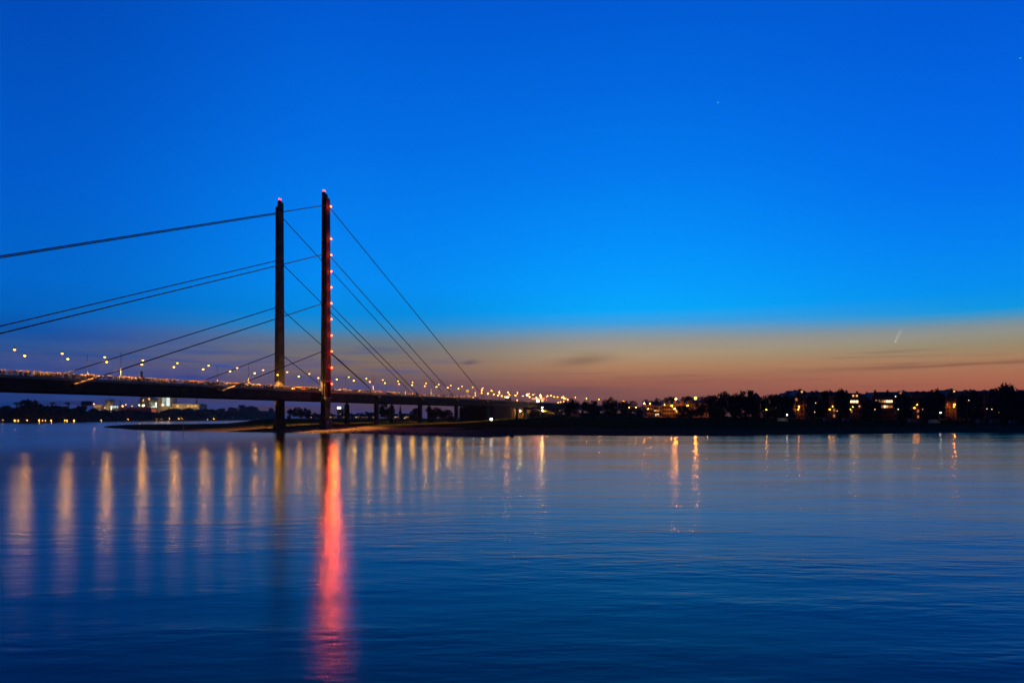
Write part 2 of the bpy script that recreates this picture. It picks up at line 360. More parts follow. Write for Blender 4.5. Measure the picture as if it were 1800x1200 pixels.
# ------------------------------------------------------------------ the bridge (local x = along, y = across from near to far side)
PN = Vector((-86.4, 317., 0)); ANG = math.atan2(.8944, .4472)
AX = Vector((math.cos(ANG), math.sin(ANG), 0)); TR = Vector((-math.sin(ANG), math.cos(ANG), 0))
def bw(t_, u, z): return PN + AX*t_ + TR*u + Vector((0,0,z))
DZ = 18.7
bridge = thing('cable_stayed_bridge', 'long cable-stayed road bridge with two dark stepped pylons crossing the river', 'bridge', PN, ANG)
T0, T1 = -335., 470.
dk = MB(); dk.box(T0, T1, 1.9, 27.1, DZ-.75, DZ-.12); dk.build('road_deck', asphalt, bridge)
for u0, u1, nm in ((1.55, 1.95, 'cornice'), (27.05, 27.45, 'cornice')):
    k = MB()
    for a in range(int(T0), int(T1), 15): k.box(a+.02, a+14.98, u0, u1, DZ-.85, DZ+.05)
    k.build(nm, cornice_m, bridge)
for u0, u1 in ((2.05, 3.0), (26.0, 26.95)):
    gi = MB(); gi.box(T0, T1, u0, u1, DZ-4.3, DZ-.75); gi.box(T0, T1, u0-.12, u1+.12, DZ-4.36, DZ-4.2)
    go = gi.build('main_girder', girder_m, bridge)
    st = MB(); yy = u0-.07 if u0 < 10 else u1+.07
    for a in range(int(T0)+3, int(T1), 6): st.box(a, a+.12, min(yy, yy+.09), max(yy, yy+.07), DZ-4.19, DZ-.86)
    tag(st.build('stiffener_ribs', girder_m, go), kind='stuff')
cb = MB()
for a in range(int(T0)+3, int(T1), 12): cb.box(a, a+.4, 3.0, 26.0, DZ-3.2, DZ-.76)
tag(cb.build('cross_beams', girder_m, bridge), kind='stuff')
for u in (1.75, 27.25):
    r_ = MB(); r_.box(T0, T1, u-.05, u+.05, DZ+1.02, DZ+1.1); r_.box(T0, T1, u-.025, u+.025, DZ+.52, DZ+.56)
    a = T0
    while a < T1: r_.box(a, a+.07, u-.035, u+.035, DZ+.05, DZ+1.02); a += 2.5
    r_.build('railing', pole_m, bridge)

def sxz(z): return 1.08 - .25*z/110.
def make_pylon(u0, sgn):
    """sgn +1: deck lies towards +u (near pylon), -1: deck lies towards -u"""
    p = put('pylon', None, bridge, (0, u0, 0)); p['label'] = 'taller-looking pylon with the row of red lamps' if sgn > 0 else 'plain unlit pylon behind the deck'
    def slab(ua, ub, la, z0, z1, m=None, nm='shaft'):
        rings = []
        for z in (z0, (z0+z1)/2, z1):
            s = sxz(z); xs = la*s; ya, yb = sgn*ua*s, sgn*ub*s
            rings.append([(-xs, ya, z), (xs, ya, z), (xs, yb, z), (-xs, yb, z)])
        q = MB(); q.loft(rings); return q.build(nm, m or steel, p)
    slab(.15, 1.4, 1.78, 1.2, 110.2, nm='inner_flange')
    slab(-1.65, .15, 1.5, 23.2, 108.0, nm='outer_shaft')
    slab(-.5, .15, 1.0, 1.2, 23.2, nm='web_plate')
    ca = MB(); ca.box(-1.3, .2, sgn*.3 if sgn>0 else -1.15, 1.15 if sgn>0 else -.3, 110.2, 110.75); ca.build('cap_plate', steel, p)
    # ledges and flange plates in the anchorage zone beside the deck
    for z in (23.05, 15.4):
        k = MB(); k.box(-1.75, 1.75, min(sgn*-1.8, sgn*.14), max(sgn*-1.8, sgn*.14), z, z+.3); k.build('ledge_plate', cornice_m, p)
    k = MB(); k.box(1.2, 1.62, min(sgn*-1.7, sgn*.14), max(sgn*-1.7, sgn*.14), 15.7, 23.05); k.build('side_plate', steel, p)
    k = MB(); k.box(-1.62, -1.4, min(sgn*-.9, sgn*.14), max(sgn*-.9, sgn*.14), 15.7, 23.05); k.build('side_plate', steel, p)
    # gusset tapering into the base
    k = MB(); ua, ub = sgn*-1.7, sgn*-.4
    k.loft([[(-1.75,sgn*.1,3.),(1.75,sgn*.1,3.),(1.75,sgn*-.1,3.),(-1.75,sgn*-.1,3.)],
            [(-1.75,sgn*.1,6.),(1.75,sgn*.1,6.),(1.75,sgn*-.5,6.),(-1.75,sgn*-.5,6.)],
            [(-1.75,sgn*.1,15.4),(1.75,sgn*.1,15.4),(1.75,ua,15.4),(-1.75,ua,15.4)]]); k.build('gusset', steel, p)
    k = MB(); k.loft([[(-2.3,-2.1,-2.5),(2.3,-2.1,-2.5),(2.3,2.1,-2.5),(-2.3,2.1,-2.5)],[(-2.2,-2.0,4.9),(2.2,-2.0,4.9),(2.2,2.0,4.9),(-2.2,2.0,4.9)],[(-2.05,-1.85,5.2),(2.05,-1.85,5.2),(2.05,1.85,5.2),(-2.05,1.85,5.2)]])
    base = k.build('base_pedestal', concrete, p)
    for x in (-.75, -.1):
        bc = MB(); bc.lathe([(.22,0),(.22,.35)], 8, (x, sgn*.7, 110.75)); bo = bc.build('beacon', dark_metal, p)
        bl = MB(); bl.lathe([(.12,.35),(.42,.5),(.46,.8),(.3,1.1),(.06,1.2)], 10, (x, sgn*.7, 110.75)); bl.build('beacon_lens', beacon_glow, bo, True)
    return p, base
pyn, base_n = make_pylon(0., 1); pyf, base_f = make_pylon(29., -1)
# red signal lamps on the outer land-side corner of the near pylon
housing_me = MB().box(-.3,.3,-.18,.12,-.3,.3).mesh('signal_housing', dark_metal)
red_bulb = bpy.data.lights.new('red_bulb', 'POINT'); red_bulb.energy = 520; red_bulb.color = (1,.03,.0); red_bulb.shadow_soft_size = .2
red_beam = bpy.data.lights.new('red_beam', 'SPOT'); red_beam.energy = 2500; red_beam.color = (1,.095,.0); red_beam.shadow_soft_size = .25; red_beam.spot_size = math.radians(150); red_beam.spot_blend = .4
sl = MB(); sl.lathe([(.05,-.34),(.33,-.22),(.43,0),(.33,.22),(.05,.38)], 9); lens_me = sl.mesh('signal_lens', red_glow, True)
for yy in (363,420,448.5,477,505,533,561,589.5,617.5,646,674.5):
    z = zat(yy, 317.2); s = sxz(z)
    h = put('signal_lamp', housing_me, pyn, (1.28*s, -1.78*s, z)); put('lens', lens_me, h, (.1, -.42, 0)); put('bulb_light', red_bulb, h, (.25, -1.0, 0)); put('beam_light', red_beam, h, (.1, -1.2, 0)).rotation_euler = (math.radians(-90), 0, 0)
# painted graffiti on the pedestal of the near pylon
spray = mat('spray_paint_pale', (.46,.38,.33), .8); spray2 = mat('spray_paint_red', (.3,.08,.06), .8)
def strokes(paths, base, axis, off, m, wid=.09):
    k = MB()
    for path in paths:
        for (x0,z0),(x1,z1) in zip(path, path[1:]):
            d = Vector((x1-x0, z1-z0)); L = d.length or 1; nx, nz = -d.y/L*wid, d.x/L*wid; ex, ez = d.x/L*wid*.6, d.y/L*wid*.6
            q = [(x0-ex+nx,z0-ez+nz),(x1+ex+nx,z1+ez+nz),(x1+ex-nx,z1+ez-nz),(x0-ex-nx,z0-ez-nz)]
            if axis == 'y': k.add([(a, off, b_) for a,b_ in q], [(0,1,2,3)])
            else: k.add([(off, a, b_) for a,b_ in q], [(0,1,2,3)])
    return k.build('graffiti', m, base)
# river face (-x) carries V and P, outer face (-y) carries 9 and )
strokes([[(1.9,4.7),(1.62,3.0),(1.3,4.7)],[(.9,2.5),(.9,4.5),(.2,4.5),(.2,3.7),(.9,3.7)],[(1.0,2.45),(-1.9,2.3)]], base_n, 'x', -2.29, spray)
strokes([[(-.7,2.9),(-.7,4.5),(-1.5,4.5),(-1.5,3.6),(-.7,3.6)],[(.3,4.7),(1.1,4.2),(1.3,3.6),(1.0,2.9),(.4,2.4)],[(-1.9,2.4),(.0,2.3)]], base_n, 'y', -2.09, spray)
strokes([[(-1.4,1.9),(-.6,1.6),(0.2,1.9)],[(.6,1.8),(1.3,1.5)]], base_n, 'y', -2.1, spray2)
strokes([[(1.6,4.4),(1.0,4.4),(1.6,2.9),(.9,2.9)],[(.4,2.9),(.4,4.5),(-.3,3.8),(.3,3.7)]], base_f, 'x', -2.29, spray)

# stay cables
HN = [38., 60., 82.5, 105.]; TRV = [-57.3,-113.6,-170.5,-227.5]; TLD = [41.,80.5,119.,158.]
for u, sgn in ((0., 1), (29., -1)):
    for i, h in enumerate(HN):
        for ta in (TRV[i], TLD[i]):
            s = 1.3 if ta > 0 else -1.3; ex = s*sxz(h)
            k = MB(); uo = u - sgn*.75; k.tube([(ex*.8, uo, h - abs(ex)*.4), (ta, u + sgn*.2, DZ-1.9)], .19, 8)
            c_ = k.build('stay_cable', cable_m, bridge, True)
            d = (Vector((ex, uo, h)) - Vector((ta, u+sgn*.2, DZ-1.9))).normalized(); a0 = Vector((ta, u+sgn*.2, DZ-1.9))
            k = MB(); k.tube([a0 - d*.6, a0 + d*5.5], [.34, .27], 8); k.build('anchor_sleeve', cornice_m, c_, True)
        # outriggers that carry the anchors
    for ta in TRV + TLD:
        k = MB(); ya, yb = (u-.3, u+2.1) if sgn > 0 else (u-2.1, u+.3)
        k.box(ta-.7, ta+.3, ya, yb, DZ-2.7, DZ-2.1); k.build('anchor_outrigger', girder_m, bridge)
# piers in pairs
for tt in (42., 82., 122., 162., 222., 250., 279., 310., 345., 385., 425.):
    for u, neck in ((3.4, 0), (25.6, 1)):
        P = bw(tt + (3 if neck else 0), u, 0); gz = bank_z(P.x, P.y)
        top = DZ-4.36; k = MB(); x = tt + (3 if neck else 0)
        w_ = .95
        k.loft([[(x-w_,u-w_*1.05,gz-1.5),(x+w_,u-w_*1.05,gz-1.5),(x+w_,u+w_*1.05,gz-1.5),(x-w_,u+w_*1.05,gz-1.5)],
                [(x-w_,u-w_,top-(.9 if neck else .15)),(x+w_,u-w_,top-(.9 if neck else .15)),(x+w_,u+w_,top-(.9 if neck else .15)),(x-w_,u+w_,top-(.9 if neck else .15))]])
        pr = k.build('pier', concrete, bridge)
        k = MB(); k.box(x-.42, x+.42, u-.42, u+.42, top-(.9 if neck else .15), top+.02); k.build('bearing', dark_metal, pr)
k = MB(); k.box(168.5, 204, 2.4, 26.6, 0, DZ-4.4); ab = k.build('abutment', mat('abutment_brick', (.17,.09,.06), .9, noise=(.5,.3)), bridge)
k = MB()
for a in range(170, 204, 5): k.box(a, a+.35, 2.25, 2.4, 1, DZ-4.6)
k.build('pilaster', concrete, ab)
k = MB(); k.tube([(163.6, 2.2, 3), (163.6, 2.2, DZ-1)], .16, 6); k.build('downpipe', pole_m, bridge)

# lighting masts and span wires along both edges of the deck
mast_ts = [-150.,-95.,-39.5,43.,98.,151.,203.,258.,312.,368.,420.]
mp_ = MB(); mp_.tube([(0,0,0),(0,0,4.6)], [.19,.15], 8); mp_.tube([(0,0,4.6),(0,0,10.05)], [.10,.07], 8)
mast_me = mp_.mesh('mast_pole', pole_m, True)
mb_ = MB().box(-.3,.3,-.3,.3,0,.12).mesh('base_plate', dark_metal)
for row, u in (('near', 6.3), ('far', 25.)):
    for i, tt in enumerate(mast_ts):
        m_ = thing('lighting_mast', (f'slender grey mast on the bridge deck, {ordn(i-1)} from the left in the {row} row' if i else f'slender grey mast of the {row} row just beyond the left edge'), 'mast', bw(tt, u, DZ-.12), ANG, 'lighting masts on the bridge')
        put('pole', mast_me, m_); put('base_plate', mb_, m_)
        nxt = 0. if tt == -39.5 else (mast_ts[i+1] if i+1 < len(mast_ts) else tt+40)
        pts = [(f*(nxt-tt), 0, 9.9 - .8*4*f*(1-f)) for f in [j/10 for j in range(11)]]
        k = MB(); k.tube(pts, .018, 4); k.build('span_wire', dark_metal, m_)
# lamps hung on the wires
hs = MB(); hs.lathe([(.08,.62),(.16,.55),(.46,.44),(.50,.40)], 14)
for k_ in range(14):
    a0, a1 = 2*math.pi*k_/14, 2*math.pi*(k_+1)/14
    hs.add([(.5*math.cos(a0),.5*math.sin(a0),.4),(.5*math.cos(a1),.5*math.sin(a1),.4),(.53*math.cos(a1),.53*math.sin(a1),.26),(.53*math.cos(a0),.53*math.sin(a0),.26)], [(0,1,2,3)]); hous_me = hs.mesh('lamp_housing', dark_metal, True)
ln = MB(); ln.lathe([(.05,-.1),(.26,-.02),(.34,.14),(.3,.27)], 10)
def bulb_light(name, power, color, r_):
    d = bpy.data.lights.new(name, 'POINT'); d.energy = power; d.color = color; d.shadow_soft_size = r_; return d
bulb_n = bulb_light('bulb_near', 260, (1,.45,.0), .25); bulb_f = bulb_light('bulb_far', 680, (1,.44,.0), .25)
def down_light(name, power):
    d = bpy.data.lights.new(name, 'SPOT'); d.energy = power; d.color = (1,.46,.09); d.spot_size = math.radians(130); d.spot_blend = .3; d.shadow_soft_size = .12; return d
optic_n = down_light('lamp_light_near', 42000); optic_f = down_light('lamp_light_far', 26000)
lens_n = ln.mesh('lamp_lens', lamp_near, True); lens_f = ln.mesh('lamp_lens', lamp_far, True)
hg = MB().tube([(0,0,.6),(0,0,1.15)], .03, 5).mesh('hanger', dark_metal)
for row, u, ph, lm, op, bu in (('near', 6.3, -142.1, lens_n, optic_n, bulb_n), ('far', 25., -129.4, lens_f, optic_f, bulb_f)):
    i = 0
    while ph + 13.8*i < 168:
        tt = ph + 13.8*i
        L_ = thing('hanging_lamp', (f'glowing {"small pale" if row=="near" else "bright amber"} lamp hung over the {row} side of the bridge, {ordn(i-1)} from the left' if i else f'glowing lamp over the {row} side of the bridge just beyond the left edge'), 'lamp', bw(tt, u, 26.45), ANG, f'lamps over the {row} side of the bridge')
        put('housing', hous_me, L_); put('lens', lm, L_); put('lamp_light', op, L_, (0,0,-.3)); put('bulb_light', bu, L_, (0,0,-.42)); put('hanger', hg, L_); i += 1

# ------------------------------------------------------------------ people on the bridge
cloth = bpy.data.materials.new('clothing'); cloth.use_nodes = True; t = cloth.node_tree; b = t.nodes['Principled BSDF']
oi = N(t, 'ShaderNodeObjectInfo'); rp = N(t, 'ShaderNodeValToRGB'); rp.color_ramp.interpolation = 'CONSTANT'
cs = [(.02,.02,.03),(.35,.3,.26),(.06,.08,.16),(.3,.05,.04),(.03,.03,.03),(.5,.46,.42),(.14,.12,.1),(.1,.02,.03),(.04,.05,.06),(.42,.3,.16)]
while len(rp.color_ramp.elements) < len(cs): rp.color_ramp.elements.new(.5)
for e, (i, cc) in zip(rp.color_ramp.elements, enumerate(cs)): e.position = i/len(cs); e.color = (*cc, 1)
t.links.new(oi.outputs['Random'], rp.inputs[0]); t.links.new(rp.outputs[0], b.inputs['Base Color']); b.inputs['Roughness'].default_value = .85
skin = mat('skin', (.45,.27,.19), .6); hair = mat('hair', (.04,.025,.015), .7); trousers = mat('trousers', (.03,.035,.05), .85)
def person_mesh(k):
    rr = random.Random(100+k); H = rr.uniform(1.6, 1.86)/1.75
    J = {}; V = []; E = []; RD = []
    def j(n, p, r, par=None):
        J[n] = len(V); V.append(Vector(p)*H); RD.append(r*H)
        if par: E.append((J[par], J[n]))
    up = k % 3
    j('pel',(0,0,.95),.135); j('chest',(0,.01,1.25),.15,'pel'); j('sh',(0,.0,1.42),.105,'chest'); j('neck',(0,.01,1.5),.055,'sh')
    j('chin',(0,.03,1.56),.075,'neck'); j('head',(0,.02,1.66),.1,'chin'); j('top',(0,0,1.74),.06,'head')
    st = rr.uniform(.0,.12)
    for s in (-1, 1):
        q = 'LR'[s > 0]
        j('hip'+q,(s*.09,0,.88),.1,'pel'); j('kn'+q,(s*.1,s*st*.5+.02,.5),.068,'hip'+q); j('an'+q,(s*.11,s*st-.02,.08),.045,'kn'+q); j('to'+q,(s*.12,s*st+.14,.04),.035,'an'+q)
        j('ar'+q,(s*.2,0,1.4),.062,'sh')
        if up == 1 and s > 0: el, ha = (s*.26,.16,1.2), (s*.14,.32,1.48)      # holding something up to the eyes
        elif up == 2: el, ha = (s*.26,.08,1.14), (s*.18,.32,1.08)            # hands on the railing
        else: el, ha = (s*.27,-.02,1.12), (s*.26,.08,.86)
        j('el'+q, el, .05, 'ar'+q); j('ha'+q, ha, .04, 'el'+q)
    me = bpy.data.meshes.new('body'); me.from_pydata(V, E, []); o = bpy.data.objects.new('tmp', me); COL.objects.link(o)
    md = o.modifiers.new('s', 'SKIN')
    for i, r_ in enumerate(RD): me.skin_vertices[0].data[i].radius = (r_, r_*.8)
    me.skin_vertices[0].data[0].use_root = True
    dg = bpy.context.evaluated_depsgraph_get(); nm = bpy.data.meshes.new_from_object(o.evaluated_get(dg)); bpy.data.objects.remove(o)
    nm.name = 'person_body'; nm.materials.clear()
    for m_ in (cloth, trousers, skin, hair): nm.materials.append(m_)
    for p in nm.polygons:
        cc = p.center/H; p.use_smooth = True
        p.material_index = 1 if cc.z < .93 and abs(cc.x) < .2 else (2 if (1.5 < cc.z and cc.y > -.005 and cc.z < 1.7) or (abs(cc.x) > .1 and cc.y > .26) else (3 if cc.z > 1.53 else 0))
    return nm
PM = [person_mesh(k) for k in range(10)]
ts = []; tt = -141.
while tt < 88 and len(ts) < 290:
    if tt < 20 or R.random() < .75: ts.append(tt)
    tt += R.uniform(.5, .95) if tt < 20 else R.uniform(.8, 1.6)
CNT = {}
for tt in ts:
    if abs(tt) < 1.9: continue
    put_p = put('person', R.choice(PM), None, bw(tt, 2.35 + R.uniform(0,.35), DZ-.12), ANG + math.pi + R.gauss(0, .7), R.uniform(.93,1.05))
    lab_px = lambda P: 900 + F*P.x/P.y
    j = max([k for k in range(1, 17) if lab_px(bw(-142.1+13.8*k, 6.3, 0)) <= lab_px(put_p.location)] or [0]); CNT[j] = CNT.get(j, -1) + 1
    where = f'right of the {ordn(j-1)} near-side lamp' if j else 'right of the left picture edge'
    tag(put_p, f'person at the near bridge railing, {ordn(CNT[j])} to the {where}', 'person', 'people lining the bridge railing')
# the rows behind the front one: a mass
cr = MB()
bodies = [([tuple(v.co) for v in m_.vertices], [tuple(p.vertices) for p in m_.polygons], [p.material_index for p in m_.polygons]) for m_ in PM]
crowd_m = [mat('crowd_jacket_dark', (.04,.04,.06), .85), trousers, skin, hair, mat('crowd_jacket_pale', (.42,.36,.3), .85), mat('crowd_jacket_red', (.26,.05,.04), .85)]
for _ in range(620):
    tt = R.uniform(-141, 60) if R.random() < .85 else R.uniform(60, 150)
    u = 2.95 + abs(R.gauss(0, .6)); P = bw(tt, u, DZ-.12); a = R.uniform(0, 6.28); sc_ = R.uniform(.93, 1.07)
    vs, fs, ms = R.choice(bodies); ca, sa = math.cos(a), math.sin(a); k0 = len(cr.v)
    cr.v += [(P.x + (x*ca-y*sa)*sc_, P.y + (x*sa+y*ca)*sc_, P.z + z*sc_) for x,y,z in vs]; cr.f += [tuple(i+k0 for i in f) for f in fs]
    jk = R.choice((0,0,4,5)); cr.m += [jk if m_ == 0 else m_ for m_ in ms]
me = bpy.data.meshes.new('crowd'); me.from_pydata(cr.v, [], cr.f)
for m_ in crowd_m: me.materials.append(m_)
me.polygons.foreach_set('material_index', cr.m)
tag(put('crowd', me), 'dense crowd of spectators standing several deep on the bridge walkway', 'crowd', kind='stuff')

# ------------------------------------------------------------------ vehicles
wheel_me = MB().lathe([(.05,-.1),(.3,-.11),(.33,-.06),(.33,.06),(.3,.11),(.05,.1)], 14).mesh('wheel', rubber, True)
for v in wheel_me.vertices: v.co = Vector((v.co.x, v.co.z, v.co.y))
def car(label, loc, rz, body_m, glow, group=None):
    c_ = thing('parked_car', label, 'car', loc, rz, group)
    k = MB(); prof = [(-2.1,.35),(-2.15,.7),(-1.9,.95),(-1.2,1.0),(-.6,1.45),(.7,1.45),(1.4,1.0),(2.0,.9),(2.15,.65),(2.1,.3)]
    k.prism(prof, -.82, .82); k.build('body', body_m, c_)
    k = MB()
    for yy in (-.825, .815): k.prism([(-1.0,1.02),(-.52,1.38),(.62,1.38),(1.2,1.02)], yy, yy+.01)
    k.build('side_windows', glass_d, c_)
    for x in (-1.3, 1.3):
        for y in (-.78, .78): put('wheel', wheel_me, c_, (x, y, .33))
    for y in (-.6, .6):
        k = MB(); k.box(2.1, 2.2, y-.2, y+.2, .62, .82); k.build('headlight', glow, c_)
        k = MB(); k.box(-2.2, -2.1, y-.2, y+.2, .66, .86); k.build('tail_light', glow, c_)
    return c_
dark_paint = mat('dark_car_paint', (.05,.05,.06), .3, spec=.5)
for i, (tt, u, wh) in enumerate(((-121.,4.6,'under the second lamp'),(-14.,4.4,'left of the red-lit pylon'),(-8.,4.5,'just beside the red-lit pylon'),(3.6,4.5,'right of the red-lit pylon'))):
    car(f'dark car with glowing amber lights behind the crowd, {wh}', bw(tt, u, DZ-.12), ANG + (math.pi if i % 2 else 0), dark_paint, tail_glow, 'cars stopped on the bridge')
def van(label, p, rz, L=6., H=2.9, awning=None, body=None, cat='truck', nm='box_truck'):
    v = thing(nm, label, cat, p, rz)
    k = MB(); k.box(-L/2, L/2-1.7, -1.1, 1.1, .55, H); k.build('cargo_box', body or white_body, v)
    k = MB(); k.prism([(L/2-1.68,.5),(L/2,.5),(L/2,1.35),(L/2-.5,2.15),(L/2-1.68,2.2)], -1.02, 1.02); k.build('cab', body or white_body, v)
    k = MB(); k.prism([(L/2-1.3,1.35),(L/2-.25,1.35),(L/2-.6,2.0),(L/2-1.3,2.0)], -1.035, -1.022); k.build('cab_window', glass_d, v)
    for x in (-L/2+1., L/2-.9):
        for y in (-1.0, 1.0): put('wheel', wheel_me, v, (x, y, .42), 0, 1.25)
    if awning:
        k = MB(); k.prism([(-L/2-.3,H+.05),(L/2-1.4,H+.05),(L/2-1.6,H+.75),(-L/2,H+.75)], -1.3, 1.3); k.build('roof_sign', awning, v)
    return v

# ------------------------------------------------------------------ lamp posts on land
def lamp_parts(H, lens_r):
    p = MB(); p.tube([(0,0,0),(0,0,H*.5),(0,0,H)], [.13,.1,.06], 7); p.tube([(0,0,H),(0,-.9,H+.15)], .05, 6)
    h = MB(); h.box(-.22,.22,-1.5,-.75,H+.1,H+.26)
    l = MB(); l.lathe([(.06*lens_r*2,-.9*lens_r),(lens_r,-.1*lens_r),(.06,.8*lens_r)], 7, (0,-1.15,H+.05-.4*lens_r))
    return p, h, l
def lamp_post(px, py, Y, label, glow, r=.4, gz=None, group='lamp posts on the promenade', cat='lamp'):
    X = xat(px, Y); z = zat(py, Y); gz = bank_z(X, Y) if gz is None else gz
    o = thing('lamp_post', label, cat, (X, Y+1.15, gz-.1), 0, group)
    p, h, l = lamp_parts(max(1.4, z-gz), r); p.build('pole', pole_m, o, True); h.build('lamp_head', dark_metal, o); l.build('lens', glow, o, True)
    return o

# ------------------------------------------------------------------ trees
def crown_mesh(seed, n_leaf, lobes, size, flat=1.):
    rr = random.Random(seed); L = []
    for i in range(lobes):
        a = rr.uniform(0, 6.283); z = rr.uniform(.12, .9); rad = math.sqrt(max(0., 1-(2*z-1)**2))*rr.uniform(.25,.62)
        L.append((Vector((rad*math.cos(a), rad*math.sin(a), z)), rr.uniform(.2,.36)))
    L.append((Vector((0,0,.5)), .42))
    vs = []; fs = []
    for i in range(n_leaf):
        c_, r_ = rr.choice(L); d = Vector((rr.gauss(0,1), rr.gauss(0,1), rr.gauss(0,1))).normalized()*r_*(rr.random()**.38)*rr.uniform(.85,1.12)
        p = c_ + Vector((d.x, d.y, d.z*.62)); s = size*rr.uniform(.5, 1.25)
        u = Vector((rr.gauss(0,1), rr.gauss(0,1), rr.gauss(0,1))).normalized(); w_ = u.cross(Vector((rr.gauss(0,1), rr.gauss(0,1), rr.gauss(0,1)))).normalized()
        k = len(vs); hz = .62
        vs += [tuple(p+u*s), tuple(p+w_*s*.6), tuple(p-u*s), tuple(p-w_*s*.6)]; fs.append((k,k+1,k+2,k+3))
    me = bpy.data.meshes.new('crown'); me.from_pydata(vs, [], fs); me.materials.append(leaf); return me
CROWNS = [crown_mesh(20+i, 2600, 13+i, .055) for i in range(6)]
TALLC = [crown_mesh(40+i, 2200, 12, .06) for i in range(2)]
FARC = [crown_mesh(60+i, 1100, 10, .085) for i in range(4)]
def trunk_mesh(seed):
    rr = random.Random(seed); k = MB(); k.tube([(0,0,-.03),(.01,0,.2),(-.01,.01,.5),(0,0,.8)], [.03,.022,.016,.006], 7)
    for i in range(5):
        a = rr.uniform(0,6.28); z = rr.uniform(.22,.5); k.tube([(0,0,z),(.12*math.cos(a),.12*math.sin(a),z+.14),(.22*math.cos(a),.22*math.sin(a),z+.32)], [.013,.009,.003], 5)
    return k.mesh('trunk', bark, True)
TRUNKS = [trunk_mesh(i) for i in range(3)]
def tree(px, top, wpx, Y, label, group, gz=None, cset=None, lowf=.05, kind='leafy_tree'):
    X = xat(px, Y); gz = bank_z(X, Y) if gz is None else gz; H = max(2.5, zat(top, Y) - gz); W = wpx/F*Y
    o = thing(kind, label, 'tree', (X, Y, gz), 0, group)
    put('trunk', R.choice(TRUNKS), o, (0,0,0), R.uniform(0,6.28), (H*.9, H*.9, H))
    put('crown', R.choice(cset or CROWNS), o, (0,0,H*lowf), R.uniform(0,6.28), (W*.68, W*.68, H*(1-lowf)))
    return o

# right-hand promenade: broad dark trees
row = [(1262,690,46,405),(1288,683,34,410),(1302,686,40,400),(1322,686,36,404),(1345,697,26,420),(1367,691,44,408),(1386,692,22,412),(1431,686,24,414),(1447,687,22,410),(1482,681,28,405),(1525,703,20,400),(1540,705,18,404),(1590,691,30,410),(1626,688,20,405),(1641,681,36,404),(1698,682,24,410),(1716,683,26,406),(1746,682,26,404),(1776,677,40,408),(1804,688,38,410),(1840,683,46,412),(1890,680,46,410)]
look = ['broad','tall','round','wide','low','heavy','slim']
for i, (px, top, wp, Y) in enumerate(row):
    tree(px, top, wp, Y, f'{look[i%7]} black silhouetted tree on the promenade, {ordn(i)} from its left end', 'promenade trees')
# trees around the viaduct and the orange-lit terrace
row2 = [(1004,701,28,470,'lone round tree in front of the viaduct above the white truck'),(1030,706,20,560,'small tree just right of the viaduct end'),(1047,704,28,520,'dark tree on the embankment left of the tall bushy pair'),(1073,699,28,500,'tall bushy tree left of the thin white mast'),(1101,699,34,505,'wide bushy tree right of the thin white mast'),(1122,711,20,560,'low bush tree between two ramp lamps'),(1143,703,30,720,'far tree behind the left end of the orange-lit terrace'),(1160,701,26,720,'far tree behind the stepped gables of the terrace'),(1178,696,28,700,'far tree left of the tall orange street lamp'),(1206,695,30,690,'far tree between the two tall orange street lamps'),(1239,691,28,520,'dark tree at the right end of the orange-lit terrace'),(1200,711,22,430,'small shrub-like tree before the terrace, below the orange lamps'),(1230,707,26,425,'leafy tree half hiding the right terrace houses'),(1213,716,16,420,'low bush before the orange-lit terrace'),(877,729,18,600,'round tree seen under the deck beside the abutment'),(833,715,22,560,'tree seen under the deck behind the row of white lamps')]
for px, top, wp, Y, lab in row2: tree(px, top, wp, Y, lab, 'trees near the viaduct')
# seen under the deck
row3 = [(676,708,24,640,'dark full tree seen under the deck between two pairs of piers'),(686,712,16,660,'narrow tree beside the second far pier under the deck'),(729,716,22,640,'round tree under the deck right of the steeple'),(762,711,26,560,'large dark tree under the deck at the third pier pair'),(779,716,22,570,'tree under the deck left of the fourth pier pair'),(790,719,18,600,'low tree hidden behind the fourth pier pair')]
for px, top, wp, Y, lab in row3: tree(px, top, wp, Y, lab, 'trees seen under the bridge')
row4 = [(511,718,16,1250),(522,717,18,1250),(533,717,16,1240),(542,720,14,1260),(558,725,22,1500),(575,724,20,1500),(612,726,24,1600),(632,726,22,1600),(648,723,20,1500),(712,727,20,1500),(722,727,20,1450)]
for i, (px, top, wp, Y) in enumerate(row4): tree(px, top, wp, Y, f'far dark tree on the flat horizon beyond the meadow, {ordn(i)} from the left', 'far trees beyond the meadow', cset=FARC, lowf=.02)
